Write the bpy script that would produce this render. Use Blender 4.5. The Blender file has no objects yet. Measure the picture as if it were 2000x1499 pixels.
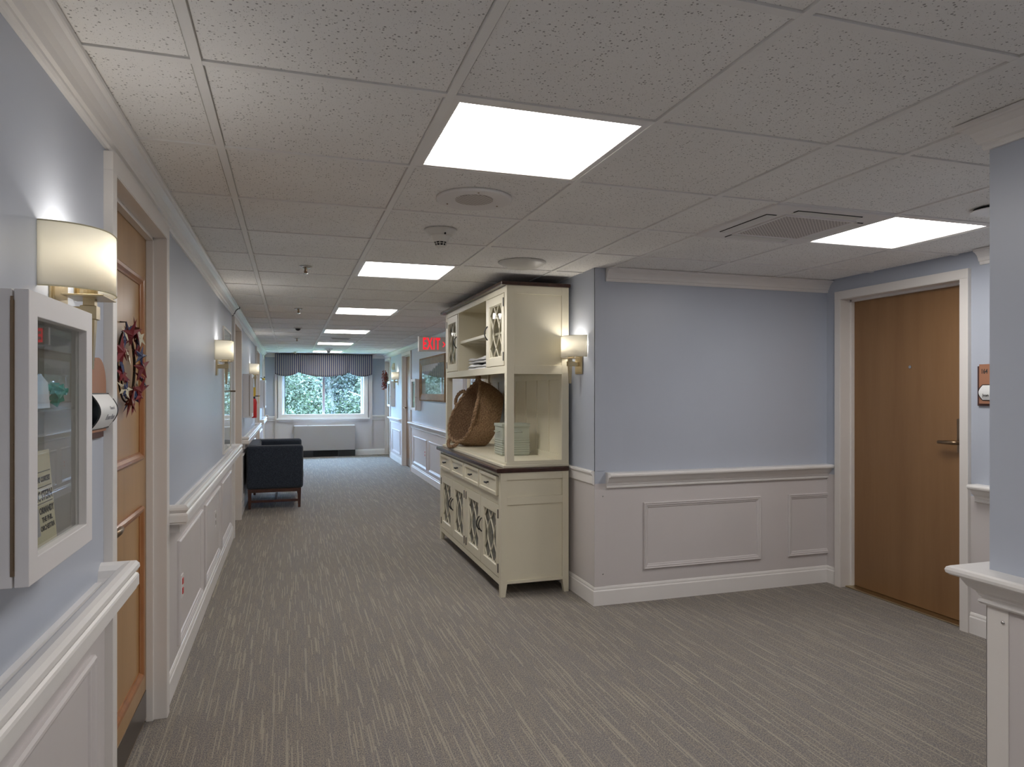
import bpy, bmesh, math, random
from mathutils import Vector, Matrix
R = math.radians
random.seed(7)
C = bpy.context.scene.collection
SC = bpy.context.scene

# ------------------------------------------------------------------ camera, world, exposure
cam_d = bpy.data.cameras.new('camera'); cam = bpy.data.objects.new('camera', cam_d); C.objects.link(cam)
cam.location = (0, 0, 1.375); cam.rotation_euler = (R(90), 0, R(-17.83))
cam_d.sensor_width = 36; cam_d.lens = 1348.6 / 2000 * 36; cam_d.shift_y = 0.0075; cam_d.clip_start = 0.02
SC.camera = cam
SC.view_settings.view_transform = 'Standard'; SC.view_settings.look = 'None'
SC.view_settings.gamma = 1; SC.view_settings.use_curve_mapping = False
SC.view_settings.exposure = 1.82
SC.cycles.diffuse_bounces = 8; SC.cycles.max_bounces = 14; SC.cycles.transparent_max_bounces = 16
PANEL_E = 4.2       # ceiling panel emission
SCONCE_W = 0.40      # watts per sconce bulb
SKY_S = 12.0
w = bpy.data.worlds.new('World'); SC.world = w; w.use_nodes = True
w.node_tree.nodes['Background'].inputs[0].default_value = (0.42, 0.64, 1.0, 1)
w.node_tree.nodes['Background'].inputs[1].default_value = SKY_S

# ------------------------------------------------------------------ materials
M = {}
def newmat(name):
    m = bpy.data.materials.new(name); m.use_nodes = True
    nt = m.node_tree; b = nt.nodes['Principled BSDF']; M[name] = m
    return m, nt, b
def N(nt, t, **kw):
    n = nt.nodes.new(t)
    for k, v in kw.items(): setattr(n, k, v)
    return n
def coords(nt, scale=(1, 1, 1), kind='Object'):
    tc = N(nt, 'ShaderNodeTexCoord'); mp = N(nt, 'ShaderNodeMapping'); mp.inputs['Scale'].default_value = scale
    nt.links.new(tc.outputs[kind], mp.inputs[0]); return mp.outputs[0]
def noise(nt, vec, scale, detail=3, rough=.5):
    n = N(nt, 'ShaderNodeTexNoise'); n.inputs['Scale'].default_value = scale
    n.inputs['Detail'].default_value = detail; n.inputs['Roughness'].default_value = rough
    nt.links.new(vec, n.inputs['Vector']); return n.outputs[0]
def ramp(nt, fac, stops):
    r = N(nt, 'ShaderNodeValToRGB'); e = r.color_ramp.elements
    while len(e) < len(stops): e.new(.5)
    for i, (p, c) in enumerate(stops):
        e[i].position = p; e[i].color = (*c, 1)
    nt.links.new(fac, r.inputs[0]); return r.outputs[0]
def bump(nt, b, h, strength=.2, dist=.002):
    n = N(nt, 'ShaderNodeBump'); n.inputs['Strength'].default_value = strength; n.inputs['Distance'].default_value = dist
    nt.links.new(h, n.inputs['Height']); nt.links.new(n.outputs[0], b.inputs['Normal'])
def mixc(nt, fac, a, b_):
    n = N(nt, 'ShaderNodeMix', data_type='RGBA')
    if isinstance(fac, float): n.inputs[0].default_value = fac
    else: nt.links.new(fac, n.inputs[0])
    for i, v in ((6, a), (7, b_)):
        if isinstance(v, tuple): n.inputs[i].default_value = (*v, 1)
        else: nt.links.new(v, n.inputs[i])
    return n.outputs[2]
def math_(nt, op, a, b_=None, c=None):
    n = N(nt, 'ShaderNodeMath', operation=op)
    for i, v in enumerate((a, b_, c)):
        if v is None: continue
        if isinstance(v, (int, float)): n.inputs[i].default_value = v
        else: nt.links.new(v, n.inputs[i])
    return n.outputs[0]
def paint(name, col, rough=.45, var=.03, bs=.05, nscale=60, spec=.5, metal=0):
    m, nt, b = newmat(name)
    v = coords(nt); n = noise(nt, v, 3, 4)
    lo = tuple(c * (1 - var) for c in col); hi = tuple(min(1, c * (1 + var)) for c in col)
    nt.links.new(ramp(nt, n, [(.3, lo), (.7, hi)]), b.inputs['Base Color'])
    b.inputs['Roughness'].default_value = rough; b.inputs['Specular IOR Level'].default_value = spec
    b.inputs['Metallic'].default_value = metal
    if bs: bump(nt, b, noise(nt, v, nscale, 3), bs)
    return m
paint('wall_blue', (.465, .505, .585), .36, .015, .06, 90)
paint('wainscot_grey', (.63, .595, .59), .40, .015, .05, 90)
paint('trim_white', (.82, .80, .78), .30, .02, .02, 30)
paint('frame_white', (.76, .73, .70), .34, .02, .02, 30)
paint('tee_white', (.84, .83, .81), .5, .02, 0)
paint('box_white', (.76, .74, .74), .4, .01, .0)
paint('box_inside', (.50, .475, .42), .6, .02, .0)
paint('hutch_cream', (.72, .675, .53), .38, .03, .04, 40)
paint('sage', (.42, .45, .38), .45, .04, .1, 20)
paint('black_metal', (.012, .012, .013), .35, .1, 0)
paint('dark_void', (.01, .01, .01), .9, .1, 0)
paint('brass', (.52, .43, .27), .32, .04, 0, metal=1)
paint('bronze', (.28, .20, .13), .35, .06, 0, metal=1)
paint('chrome', (.65, .65, .65), .2, .02, 0, metal=1)
paint('fabric_white', (.62, .62, .62), .9, .05, .4, 300)
paint('plastic_white', (.68, .67, .63), .4, .01, 0)
paint('speaker_grey', (.76, .74, .73), .55, .02, 0)
paint('heater_beige', (.40, .365, .34), .5, .01, .05, 80)
paint('red_paint', (.55, .02, .02), .35, .05, 0)
paint('yellow_paint', (.75, .50, .05), .5, .05, 0)
paint('ink', (.03, .03, .03), .7, .1, 0)
paint('greyink', (.35, .35, .38), .7, .1, 0)
paint('paper', (.75, .76, .76), .5, .02, 0)
paint('paper_cream', (.52, .48, .34), .7, .05, 0)
paint('plaque_brown', (.36, .17, .10), .45, .05, .1, 60)
paint('plaque_dark', (.07, .025, .02), .5, .1, 0)
paint('star_red', (.17, .014, .020), .5, .2, .1, 60)
paint('star_blue', (.03, .045, .12), .5, .2, .1, 60)
paint('star_cream', (.62, .58, .44), .5, .1, .1, 60)
paint('kick_steel', (.20, .175, .155), .28, .05, 0, metal=1)
paint('twig', (.03, .02, .015), .8, .2, 0)
paint('leaf_rust', (.20, .04, .02), .7, .3, 0)
paint('window_frame', (.62, .62, .66), .4, .01, 0)
paint('mullion_brown', (.42, .36, .37), .5, .02, 0)
paint('bark', (.22, .20, .17), .9, .2, .3, 20)
paint('grass', (.16, .28, .08), .95, .3, .3, 20)
paint('mount_white', (.80, .79, .77), .6, .01, 0)

def wood(name, c0, c1, c2, scale=(9, 9, .5), rough=.35, axis_noise=8):
    m, nt, b = newmat(name)
    v = coords(nt, scale); n = noise(nt, v, axis_noise, 6, .6)
    v2 = coords(nt, (scale[0] * 14, scale[1] * 14, scale[2] * 6)); n2 = noise(nt, v2, 6, 3)
    col = ramp(nt, n, [(.25, c0), (.5, c1), (.75, c2)])
    col = mixc(nt, math_(nt, 'MULTIPLY', n2, .35), col, c0)
    nt.links.new(col, b.inputs['Base Color']); b.inputs['Roughness'].default_value = rough
    bump(nt, b, n2, .12, .001); return m
wood('oak_door', (.205, .108, .046), (.255, .138, .060), (.30, .168, .076), (2.6, 2.6, .22), .38, 3)
wood('maple_door', (.36, .20, .075), (.45, .265, .11), (.52, .33, .155), (2.2, 2.2, .2), .3, 3)
wood('oak_mould', (.26, .10, .035), (.36, .15, .055), (.44, .20, .08), (4, 4, 1.2), .3, 4)
wood('dark_top', (.022, .008, .006), (.045, .016, .011), (.07, .026, .018), (3, .6, 3), .22, 5)
wood('leg_wood', (.045, .016, .010), (.07, .026, .016), (.10, .04, .022), (4, 4, 1), .35, 4)
wood('frame_gold', (.10, .045, .015), (.22, .12, .04), (.34, .20, .07), (3, 1, 3), .45, 4)

def m_carpet():
    m, nt, b = newmat('carpet')
    tc = N(nt, 'ShaderNodeTexCoord'); sp = N(nt, 'ShaderNodeSeparateXYZ'); nt.links.new(tc.outputs['Object'], sp.inputs[0])
    X, Y = sp.outputs[0], sp.outputs[1]
    def streak(wd, ln, thr, seed):
        cx = math_(nt, 'FLOOR', math_(nt, 'DIVIDE', X, wd))
        wn = N(nt, 'ShaderNodeTexWhiteNoise', noise_dimensions='2D')
        cb = N(nt, 'ShaderNodeCombineXYZ'); nt.links.new(cx, cb.inputs[0]); cb.inputs[1].default_value = seed
        nt.links.new(cb.outputs[0], wn.inputs['Vector'])
        cy = math_(nt, 'FLOOR', math_(nt, 'ADD', math_(nt, 'DIVIDE', Y, ln), math_(nt, 'MULTIPLY', wn.outputs[0], 17)))
        wn2 = N(nt, 'ShaderNodeTexWhiteNoise', noise_dimensions='2D')
        cb2 = N(nt, 'ShaderNodeCombineXYZ'); nt.links.new(cx, cb2.inputs[0]); nt.links.new(cy, cb2.inputs[1])
        nt.links.new(cb2.outputs[0], wn2.inputs['Vector'])
        return math_(nt, 'GREATER_THAN', wn2.outputs[0], thr), wn2.outputs[0]
    s1, r1 = streak(.0052, .22, .88, 3.1)
    s2, r2 = streak(.0042, .09, .74, 9.7)
    s3, r3 = streak(.03, .45, .5, 5.3)
    fine = noise(nt, coords(nt, (1, .55, 1)), 230, 2, .8)
    med = noise(nt, coords(nt, (1, .35, 1)), 120, 2, .6)
    big = noise(nt, coords(nt, (1, 1, 1)), 1.3, 2)
    col = ramp(nt, fine, [(.36, (.085, .082, .09)), (.45, (.19, .178, .175)), (.55, (.29, .256, .212)), (.64, (.50, .435, .34))])
    col = mixc(nt, math_(nt, 'MULTIPLY', med, .5), col, (.215, .20, .20))
    col = mixc(nt, math_(nt, 'MULTIPLY', s3, .12), col, (.19, .19, .22))
    col = mixc(nt, math_(nt, 'MULTIPLY', s2, .26), col, (.38, .33, .25))
    col = mixc(nt, math_(nt, 'MULTIPLY', s1, .42), col, (.52, .465, .36))
    col = mixc(nt, math_(nt, 'MULTIPLY', big, .15), col, (.24, .215, .195))
    nt.links.new(col, b.inputs['Base Color']); b.inputs['Roughness'].default_value = .92
    b.inputs['Specular IOR Level'].default_value = .25
    bump(nt, b, math_(nt, 'ADD', fine, math_(nt, 'MULTIPLY', s1, .3)), .55, .004)
m_carpet()
def m_tile():
    m, nt, b = newmat('ceiling_tile')
    tc = N(nt, 'ShaderNodeTexCoord'); oi = N(nt, 'ShaderNodeObjectInfo')
    va = N(nt, 'ShaderNodeVectorMath', operation='ADD'); sc = N(nt, 'ShaderNodeVectorMath', operation='SCALE')
    cb = N(nt, 'ShaderNodeCombineXYZ')
    for i in range(3): nt.links.new(oi.outputs['Random'], cb.inputs[i])
    nt.links.new(cb.outputs[0], sc.inputs[0]); sc.inputs['Scale'].default_value = 37
    nt.links.new(tc.outputs['Object'], va.inputs[0]); nt.links.new(sc.outputs[0], va.inputs[1])
    v = va.outputs[0]
    def holes(scale, thr, gate):
        vo = N(nt, 'ShaderNodeTexVoronoi', feature='F1'); vo.inputs['Scale'].default_value = scale; nt.links.new(v, vo.inputs['Vector'])
        sp = N(nt, 'ShaderNodeSeparateColor'); nt.links.new(vo.outputs['Color'], sp.inputs[0])
        a = math_(nt, 'LESS_THAN', vo.outputs['Distance'], math_(nt, 'MULTIPLY', sp.outputs[0], thr))
        return math_(nt, 'MULTIPLY', a, math_(nt, 'GREATER_THAN', sp.outputs[1], gate))
    h1 = holes(115, .36, .35); h2 = holes(230, .34, .45)
    h = math_(nt, 'MAXIMUM', h1, math_(nt, 'MULTIPLY', h2, .6))
    n = noise(nt, v, 2.2, 3)
    base = ramp(nt, n, [(.3, (.84, .83, .81)), (.7, (.885, .88, .86))])
    col = mixc(nt, math_(nt, 'MULTIPLY', h, .72), base, (.20, .19, .18))
    nt.links.new(col, b.inputs['Base Color']); b.inputs['Roughness'].default_value = .95; b.inputs['Specular IOR Level'].default_value = .1
    bump(nt, b, math_(nt, 'SUBTRACT', noise(nt, v, 200, 2), h), .3, .002)
m_tile()
def m_emit(name, col, s):
    m, nt, b = newmat(name); b.inputs['Base Color'].default_value = (*col, 1)
    b.inputs['Emission Color'].default_value = (*col, 1); b.inputs['Emission Strength'].default_value = s
    b.inputs['Roughness'].default_value = .5
m_emit('panel_light', (1.0, .965, .93), PANEL_E)
m_emit('bulb', (1.0, .9, .78), 5)
m_emit('exit_red', (1.0, .012, .03), .26)
m_emit('exit_face', (.42, .39, .36), .02)
def m_glass(name, tint=(1, 1, 1), ior=1.5, rough=.0):
    m = bpy.data.materials.new(name); m.use_nodes = True; nt = m.node_tree; nt.nodes.clear(); M[name] = m
    o = N(nt, 'ShaderNodeOutputMaterial'); mx = N(nt, 'ShaderNodeMixShader'); fr = N(nt, 'ShaderNodeFresnel'); fr.inputs[0].default_value = ior
    t = N(nt, 'ShaderNodeBsdfTransparent'); t.inputs[0].default_value = (*tint, 1)
    g = N(nt, 'ShaderNodeBsdfGlossy'); g.inputs['Roughness'].default_value = rough
    ge = N(nt, 'ShaderNodeNewGeometry'); nt.links.new(math_(nt, 'MULTIPLY', fr.outputs[0], math_(nt, 'SUBTRACT', 1.0, ge.outputs['Backfacing'])), mx.inputs[0]); nt.links.new(t.outputs[0], mx.inputs[1]); nt.links.new(g.outputs[0], mx.inputs[2]); nt.links.new(mx.outputs[0], o.inputs[0])
m_glass('glass', (.95, .96, .95), 1.5)
m_glass('window_glass', (.88, .92, .93), 1.35)
def m_shade():
    m = bpy.data.materials.new('lamp_shade'); m.use_nodes = True; nt = m.node_tree; nt.nodes.clear(); M['lamp_shade'] = m
    o = N(nt, 'ShaderNodeOutputMaterial'); mx = N(nt, 'ShaderNodeMixShader'); mx.inputs[0].default_value = .45
    d = N(nt, 'ShaderNodeBsdfDiffuse'); d.inputs[0].default_value = (.84, .82, .77, 1)
    t = N(nt, 'ShaderNodeBsdfTranslucent'); t.inputs[0].default_value = (.84, .82, .74, 1)
    nt.links.new(d.outputs[0], mx.inputs[1]); nt.links.new(t.outputs[0], mx.inputs[2]); nt.links.new(mx.outputs[0], o.inputs[0])
m_shade()
def m_tweed():
    m, nt, b = newmat('navy_tweed')
    f = noise(nt, coords(nt, (1, 1, .5)), 420, 2, .7)
    nt.links.new(ramp(nt, f, [(.35, (.012, .017, .026)), (.53, (.028, .037, .054)), (.68, (.085, .105, .135))]), b.inputs['Base Color'])
    b.inputs['Roughness'].default_value = .95; b.inputs['Specular IOR Level'].default_value = .2
    b.inputs['Sheen Weight'].default_value = .25
    bump(nt, b, f, .5, .003)
m_tweed()
def m_stripe():
    m, nt, b = newmat('striped_fabric')
    tc = N(nt, 'ShaderNodeTexCoord'); sp = N(nt, 'ShaderNodeSeparateXYZ'); nt.links.new(tc.outputs['UV'], sp.inputs[0])
    u = math_(nt, 'FRACT', math_(nt, 'MULTIPLY', sp.outputs[0], 1 / .0415))
    col = ramp(nt, u, [(0, (.028, .036, .09)), (.30, (.032, .042, .10)), (.36, (.17, .165, .18)), (.45, (.25, .225, .215)), (.84, (.25, .225, .215)), (.94, (.10, .10, .14))])
    nt.links.new(col, b.inputs['Base Color']); b.inputs['Roughness'].default_value = .85; b.inputs['Specular IOR Level'].default_value = .2
m_stripe()
def m_rope():
    m, nt, b = newmat('seagrass')
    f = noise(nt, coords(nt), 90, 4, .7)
    ge = N(nt, 'ShaderNodeNewGeometry'); pt = ramp(nt, ge.outputs['Pointiness'], [(.44, (0, 0, 0)), (.53, (1, 1, 1))])  # shade in the grooves between coils, mixed into the colour
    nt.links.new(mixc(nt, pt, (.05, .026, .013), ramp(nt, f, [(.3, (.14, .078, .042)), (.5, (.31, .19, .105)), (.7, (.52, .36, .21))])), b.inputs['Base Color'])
    b.inputs['Roughness'].default_value = .85; bump(nt, b, noise(nt, coords(nt), 260, 3), .8, .004)
m_rope()
def m_art():
    # a plain mountain-lake print: pale sky, grey far hills, dark fir slope, pale shore (local y across, z up)
    m, nt, b = newmat('landscape_print')
    tc = N(nt, 'ShaderNodeTexCoord'); sp = N(nt, 'ShaderNodeSeparateXYZ'); nt.links.new(tc.outputs['Object'], sp.inputs[0])
    Y, Z = sp.outputs[1], sp.outputs[2]
    nn = noise(nt, tc.outputs['Object'], 14, 5, .7)
    edge = math_(nt, 'ADD', math_(nt, 'MULTIPLY', Y, -.19), math_(nt, 'MULTIPLY', nn, .22))
    hill = math_(nt, 'LESS_THAN', Z, math_(nt, 'ADD', edge, .02))
    far = math_(nt, 'LESS_THAN', Z, math_(nt, 'ADD', math_(nt, 'MULTIPLY', nn, .05), .10))
    trees = ramp(nt, noise(nt, tc.outputs['Object'], 30, 5, .8), [(.35, (.015, .03, .02)), (.55, (.07, .11, .06)), (.75, (.25, .28, .12))])
    col = mixc(nt, far, (.60, .58, .58), (.30, .30, .36)); col = mixc(nt, hill, col, trees)
    low = math_(nt, 'LESS_THAN', Z, -.06); col = mixc(nt, low, col, (.30, .38, .38))
    nt.links.new(col, b.inputs['Base Color']); b.inputs['Roughness'].default_value = .5
m_art()
def m_art2():
    m, nt, b = newmat('pink_print')
    v = noise(nt, coords(nt), 6, 3)
    nt.links.new(ramp(nt, v, [(.40, (.62, .64, .68)), (.52, (.55, .35, .36)), (.60, (.66, .66, .66))]), b.inputs['Base Color'])
m_art2()
def m_curtain():
    m, nt, b = newmat('door_curtain')
    v = noise(nt, coords(nt, (1, 1, .35)), 22, 5, .7)
    nt.links.new(ramp(nt, v, [(.35, (.08, .085, .085)), (.5, (.22, .22, .20)), (.65, (.42, .40, .34))]), b.inputs['Base Color']); b.inputs['Roughness'].default_value = .8
m_curtain()
def m_leaf(name, c0, c1):
    m, nt, b = newmat(name); oi = N(nt, 'ShaderNodeTexCoord')
    v = noise(nt, oi.outputs['Object'], 1.7, 3); nt.links.new(ramp(nt, v, [(.35, c0), (.65, c1)]), b.inputs['Base Color'])
    b.inputs['Roughness'].default_value = .6; b.inputs['Transmission Weight'].default_value = 0
m_leaf('leaf_bright', (.048, .058, .030), (.072, .082, .044)); m_leaf('leaf_mid', (.030, .036, .026), (.050, .056, .040)); m_leaf('leaf_blue', (.030, .034, .029), (.052, .055, .046))
def m_grille():
    m, nt, b = newmat('grille_grey')
    v = coords(nt, (1, 1, 1)); ck = N(nt, 'ShaderNodeTexChecker'); ck.inputs['Scale'].default_value = 110
    ck.inputs[1].default_value = (.66, .62, .59, 1); ck.inputs[2].default_value = (.36, .33, .31, 1)
    nt.links.new(v, ck.inputs[0]); nt.links.new(ck.outputs[0], b.inputs['Base Color']); b.inputs['Roughness'].default_value = .6
m_grille()
m, nt, b = newmat('teal_crystal'); b.inputs['Base Color'].default_value = (.05, .42, .32, 1); b.inputs['Roughness'].default_value = .08; b.inputs['Alpha'].default_value = .75
m, nt, b = newmat('card_blue')
nt.links.new(ramp(nt, noise(nt, coords(nt), 12, 3), [(.3, (.38, .50, .70)), (.6, (.60, .68, .80)), (.75, (.66, .62, .66))]), b.inputs['Base Color'])

# ------------------------------------------------------------------ geometry helpers
class MB:
    def __init__(s): s.v = []; s.f = []
    def add(s, vs, fs):
        o = len(s.v); s.v += [tuple(p) for p in vs]; s.f += [tuple(i + o for i in f) for f in fs]; return s
    def box(s, x0, x1, y0, y1, z0, z1):
        x0, x1 = sorted((x0, x1)); y0, y1 = sorted((y0, y1)); z0, z1 = sorted((z0, z1))
        return s.add([(x0, y0, z0), (x1, y0, z0), (x1, y1, z0), (x0, y1, z0), (x0, y0, z1), (x1, y0, z1), (x1, y1, z1), (x0, y1, z1)],
                     [(0, 3, 2, 1), (4, 5, 6, 7), (0, 1, 5, 4), (1, 2, 6, 5), (2, 3, 7, 6), (3, 0, 4, 7)])
    def cyl(s, p0, p1, r0, r1=None, n=20):
        r1 = r0 if r1 is None else r1; p0 = Vector(p0); p1 = Vector(p1); d = (p1 - p0).normalized()
        a = Vector((0, 0, 1)) if abs(d.z) < .9 else Vector((1, 0, 0)); u = d.cross(a).normalized(); v = d.cross(u)
        vs = []; fs = []
        for i in range(n):
            t = 2 * math.pi * i / n; q = u * math.cos(t) + v * math.sin(t); vs += [p0 + q * r0, p1 + q * r1]
        for i in range(n):
            j = (i + 1) % n; fs.append((2 * i, 2 * j, 2 * j + 1, 2 * i + 1))
        fs.append(tuple(2 * i for i in range(n))); fs.append(tuple(2 * i + 1 for i in reversed(range(n))))
        return s.add(vs, fs)
    def lathe(s, prof, c=(0, 0, 0), n=32):
        vs = []; fs = []; m = len(prof)
        for i in range(n):
            t = 2 * math.pi * i / n
            for r, z in prof: vs.append((c[0] + r * math.cos(t), c[1] + r * math.sin(t), c[2] + z))
        for i in range(n):
            j = (i + 1) % n
            for k in range(m - 1): fs.append((i * m + k, j * m + k, j * m + k + 1, i * m + k + 1))
        if prof[0][0] > 1e-5: fs.append(tuple(i * m for i in reversed(range(n))))
        if prof[-1][0] > 1e-5: fs.append(tuple(i * m + m - 1 for i in range(n)))
        return s.add(vs, fs)
    def tube(s, pts, r, n=8, closed=False):
        pts = [Vector(p) for p in pts]; vs = []; fs = []; m = len(pts); pu = None
        for i, p in enumerate(pts):
            if closed: d = pts[(i + 1) % m] - pts[i - 1]
            else: d = pts[min(i + 1, m - 1)] - pts[max(i - 1, 0)]
            d.normalize()
            if pu is None: a = Vector((0, 0, 1)) if abs(d.z) < .9 else Vector((1, 0, 0)); u = d.cross(a).normalized()
            else: u = (pu - d * pu.dot(d)).normalized()
            pu = u; v = d.cross(u); rr = r[i] if isinstance(r, (list, tuple)) else r
            for k in range(n):
                t = 2 * math.pi * k / n; vs.append(p + (u * math.cos(t) + v * math.sin(t)) * rr)
        for i in range(m if closed else m - 1):
            j = (i + 1) % m
            for k in range(n): l = (k + 1) % n; fs.append((i * n + k, i * n + l, j * n + l, j * n + k))
        if not closed: fs.append(tuple(reversed(range(n)))); fs.append(tuple((m - 1) * n + k for k in range(n)))
        return s.add(vs, fs)
    def sweep(s, prof, p0, p1, n, m0=0, m1=0):
        """wall moulding: prof = closed polygon of (depth, z); runs p0->p1 in plan, n = outward normal; m=+1 outer mitre, -1 inner"""
        p0 = Vector(p0); p1 = Vector(p1); t = (p1 - p0).normalized(); n = Vector(n); k = len(prof); vs = []
        for d, z in prof: q = p0 + n * d - t * d * m0; vs.append((q.x, q.y, z))
        for d, z in prof: q = p1 + n * d + t * d * m1; vs.append((q.x, q.y, z))
        fs = [(i, (i + 1) % k, k + (i + 1) % k, k + i) for i in range(k)] + [tuple(reversed(range(k))), tuple(range(k, 2 * k))]
        return s.add(vs, fs)
    def pframe(s, u0, u1, v0, v1, prof, mp):
        """picture-frame moulding; prof = (inset, height) list, mp(u,v,h)->xyz"""
        vs = []; k = len(prof)
        for i, h in prof: vs += [mp(u0 + i, v0 + i, h), mp(u1 - i, v0 + i, h), mp(u1 - i, v1 - i, h), mp(u0 + i, v1 - i, h)]
        fs = []
        for a in range(k):
            b_ = (a + 1) % k
            for c in range(4): d = (c + 1) % 4; fs.append((a * 4 + c, a * 4 + d, b_ * 4 + d, b_ * 4 + c))
        return s.add(vs, fs)
    def poly(s, pts, mp, h0, h1):
        k = len(pts); vs = [mp(u, v, h0) for u, v in pts] + [mp(u, v, h1) for u, v in pts]
        fs = [(i, (i + 1) % k, k + (i + 1) % k, k + i) for i in range(k)] + [tuple(reversed(range(k))), tuple(range(k, 2 * k))]
        return s.add(vs, fs)

def wloc(o):
    l = Vector((0, 0, 0))
    while o is not None: l += o.location; o = o.parent
    return l
def mk(name, mb, mat, parent=None, bev=0, smooth=False, sub=0):
    """world-coordinate geometry -> one mesh object; under a parent it is moved into the parent's frame"""
    me = bpy.data.meshes.new(name); base = wloc(parent) if parent is not None else Vector((0, 0, 0))
    vs = [Vector(v) for v in mb.v]
    if parent is None:
        mn = Vector([min(v[i] for v in vs) for i in range(3)]); mx = Vector([max(v[i] for v in vs) for i in range(3)])
        org = Vector(((mn.x + mx.x) / 2, (mn.y + mx.y) / 2, mn.z)) if name != 'floor' else Vector((0, 0, 0))
    else: org = base
    me.from_pydata([tuple(v - org) for v in vs], [], mb.f)
    bm = bmesh.new(); bm.from_mesh(me); bmesh.ops.recalc_face_normals(bm, faces=bm.faces); bm.to_mesh(me); bm.free()
    if smooth:
        for p in me.polygons: p.use_smooth = True
    me.materials.append(M[mat])
    o = bpy.data.objects.new(name, me); C.objects.link(o)
    if parent is None: o.location = org
    else: o.parent = parent
    if bev:
        md = o.modifiers.new('bevel', 'BEVEL'); md.width = bev; md.segments = 2; md.limit_method = 'ANGLE'; md.angle_limit = R(40)
    if sub:
        md = o.modifiers.new('sub', 'SUBSURF'); md.levels = md.render_levels = sub
    if smooth:
        try: md = me.shade_auto_smooth
        except Exception: pass
    return o
def B(*a): return MB().box(*a)
def thing(name, label, cat, loc=(0, 0, 0), group=None):
    o = bpy.data.objects.new(name, None); C.objects.link(o); o.location = loc; o.empty_display_size = .1
    o['label'] = label; o['category'] = cat
    if group: o['group'] = group
    return o
def tag(o, label, cat, group=None):
    o['label'] = label; o['category'] = cat
    if group: o['group'] = group
    return o
def struct(o): o['kind'] = 'structure'; return o
def sempty(name, loc=(0, 0, 0)):
    o = bpy.data.objects.new(name, None); C.objects.link(o); o.location = loc; o.empty_display_size = .1; return struct(o)
def kids(o): return [c for c in bpy.data.objects if c.parent == o]
def dup(o, loc, rz=0, label=None, parent=None):
    c = o.copy(); C.objects.link(c)
    if parent is None:
        c.location = loc; c.rotation_euler = (0, 0, rz)
        if label: c['label'] = label
    else: c.parent = parent
    for ch in kids(o): dup(ch, None, parent=c)
    return c
def text(s, size, mat, mp, parent, name='lettering', depth=.0006, bold=0, align='CENTER', sx=1, sp=1):
    """flat lettering in a (u,v) frame mapped by mp(u,v,h)"""
    cu = bpy.data.curves.new('t', 'FONT'); cu.body = s; cu.size = size; cu.align_x = align; cu.align_y = 'CENTER'; cu.extrude = depth; cu.offset = bold; cu.resolution_u = 2; cu.space_character = sp
    ob = bpy.data.objects.new('t', cu); C.objects.link(ob)
    dg = bpy.context.evaluated_depsgraph_get(); me = bpy.data.meshes.new_from_object(ob.evaluated_get(dg))
    bpy.data.objects.remove(ob); m_ = MB()
    m_.add([mp(v.co.x * sx, v.co.y, v.co.z) for v in me.vertices], [tuple(p.vertices) for p in me.polygons])
    bpy.data.meshes.remove(me)
    return mk(name, m_, mat, parent)

# ------------------------------------------------------------------ layout constants
CE = 2.165
XL = -.515; XR = 1.99; XC = 1.86; YN = 4.05; XD = 3.69; XP = 1.955; YP = 1.50; YE = 15.2; YB = -3.6; YJ = 6.50
WT = .72   # paint break of the wainscot
def mapL(y_or, x=XL): return None
mpL = lambda u, v, h: (XL + h, u, v)          # left wall: u=y v=z
mpR = lambda u, v, h: (XR - h, u, v)
mpC = lambda u, v, h: (XC - h, u, v)
mpN = lambda u, v, h: (u, YN - h, v)          # niche wall: u=x
mpD = lambda u, v, h: (XD - h, u, v)
mpP = lambda u, v, h: (XP - h, u, v)
mpE = lambda u, v, h: (u, YE - h, v)

CROWN = [(0, CE - .082), (.010, CE - .082), (.014, CE - .074), (.014, CE - .066), (.022, CE - .062), (.027, CE - .045), (.036, CE - .030), (.048, CE - .020), (.052, CE - .016), (.060, CE - .015), (.064, CE - .012), (.064, CE), (0, CE)]
CHAIR = [(0, .852), (.070, .852), (.077, .848), (.080, .840), (.078, .831), (.070, .825), (.052, .823), (.050, .815), (.040, .797), (.026, .787), (.022, .780), (.022, .774), (.015, .771), (.015, .765), (.020, .762), (.021, .756), (.016, .750), (0, .748)]
HAND = [(0, .842), (.016, .842), (.018, .830), (.030, .830), (.040, .846), (.046, .866), (.060, .878), (.078, .884), (.090, .881), (.097, .872), (.098, .862), (.092, .852), (.088, .848), (.094, .844), (.096, .838), (.096, .810), (.090, .806), (.090, .800), (.030, .797), (0, .797)]
HAND = [(d * .98, z) for d, z in HAND]
FLATR = [(0, .862), (.020, .862), (.026, .856), (.026, .846), (.018, .842), (.018, .835), (.014, .832), (.014, .780), (.008, .772), (0, .772)]
BASE = [(0, 0), (.014, 0), (.014, .092), (.010, .098), (.010, .108), (.006, .118), (0, .122)]
PANEL = [(0, 0), (0, .010), (.006, .016), (.012, .012), (.018, .013), (.024, .008), (.032, .006), (.036, 0)]

# ------------------------------------------------------------------ floor
fl = MB(); fl.box(XL - .45, XD + .45, YB - .45, YE + .22, -.05, 0)
floor = struct(mk('floor', fl, 'carpet'))

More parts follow.
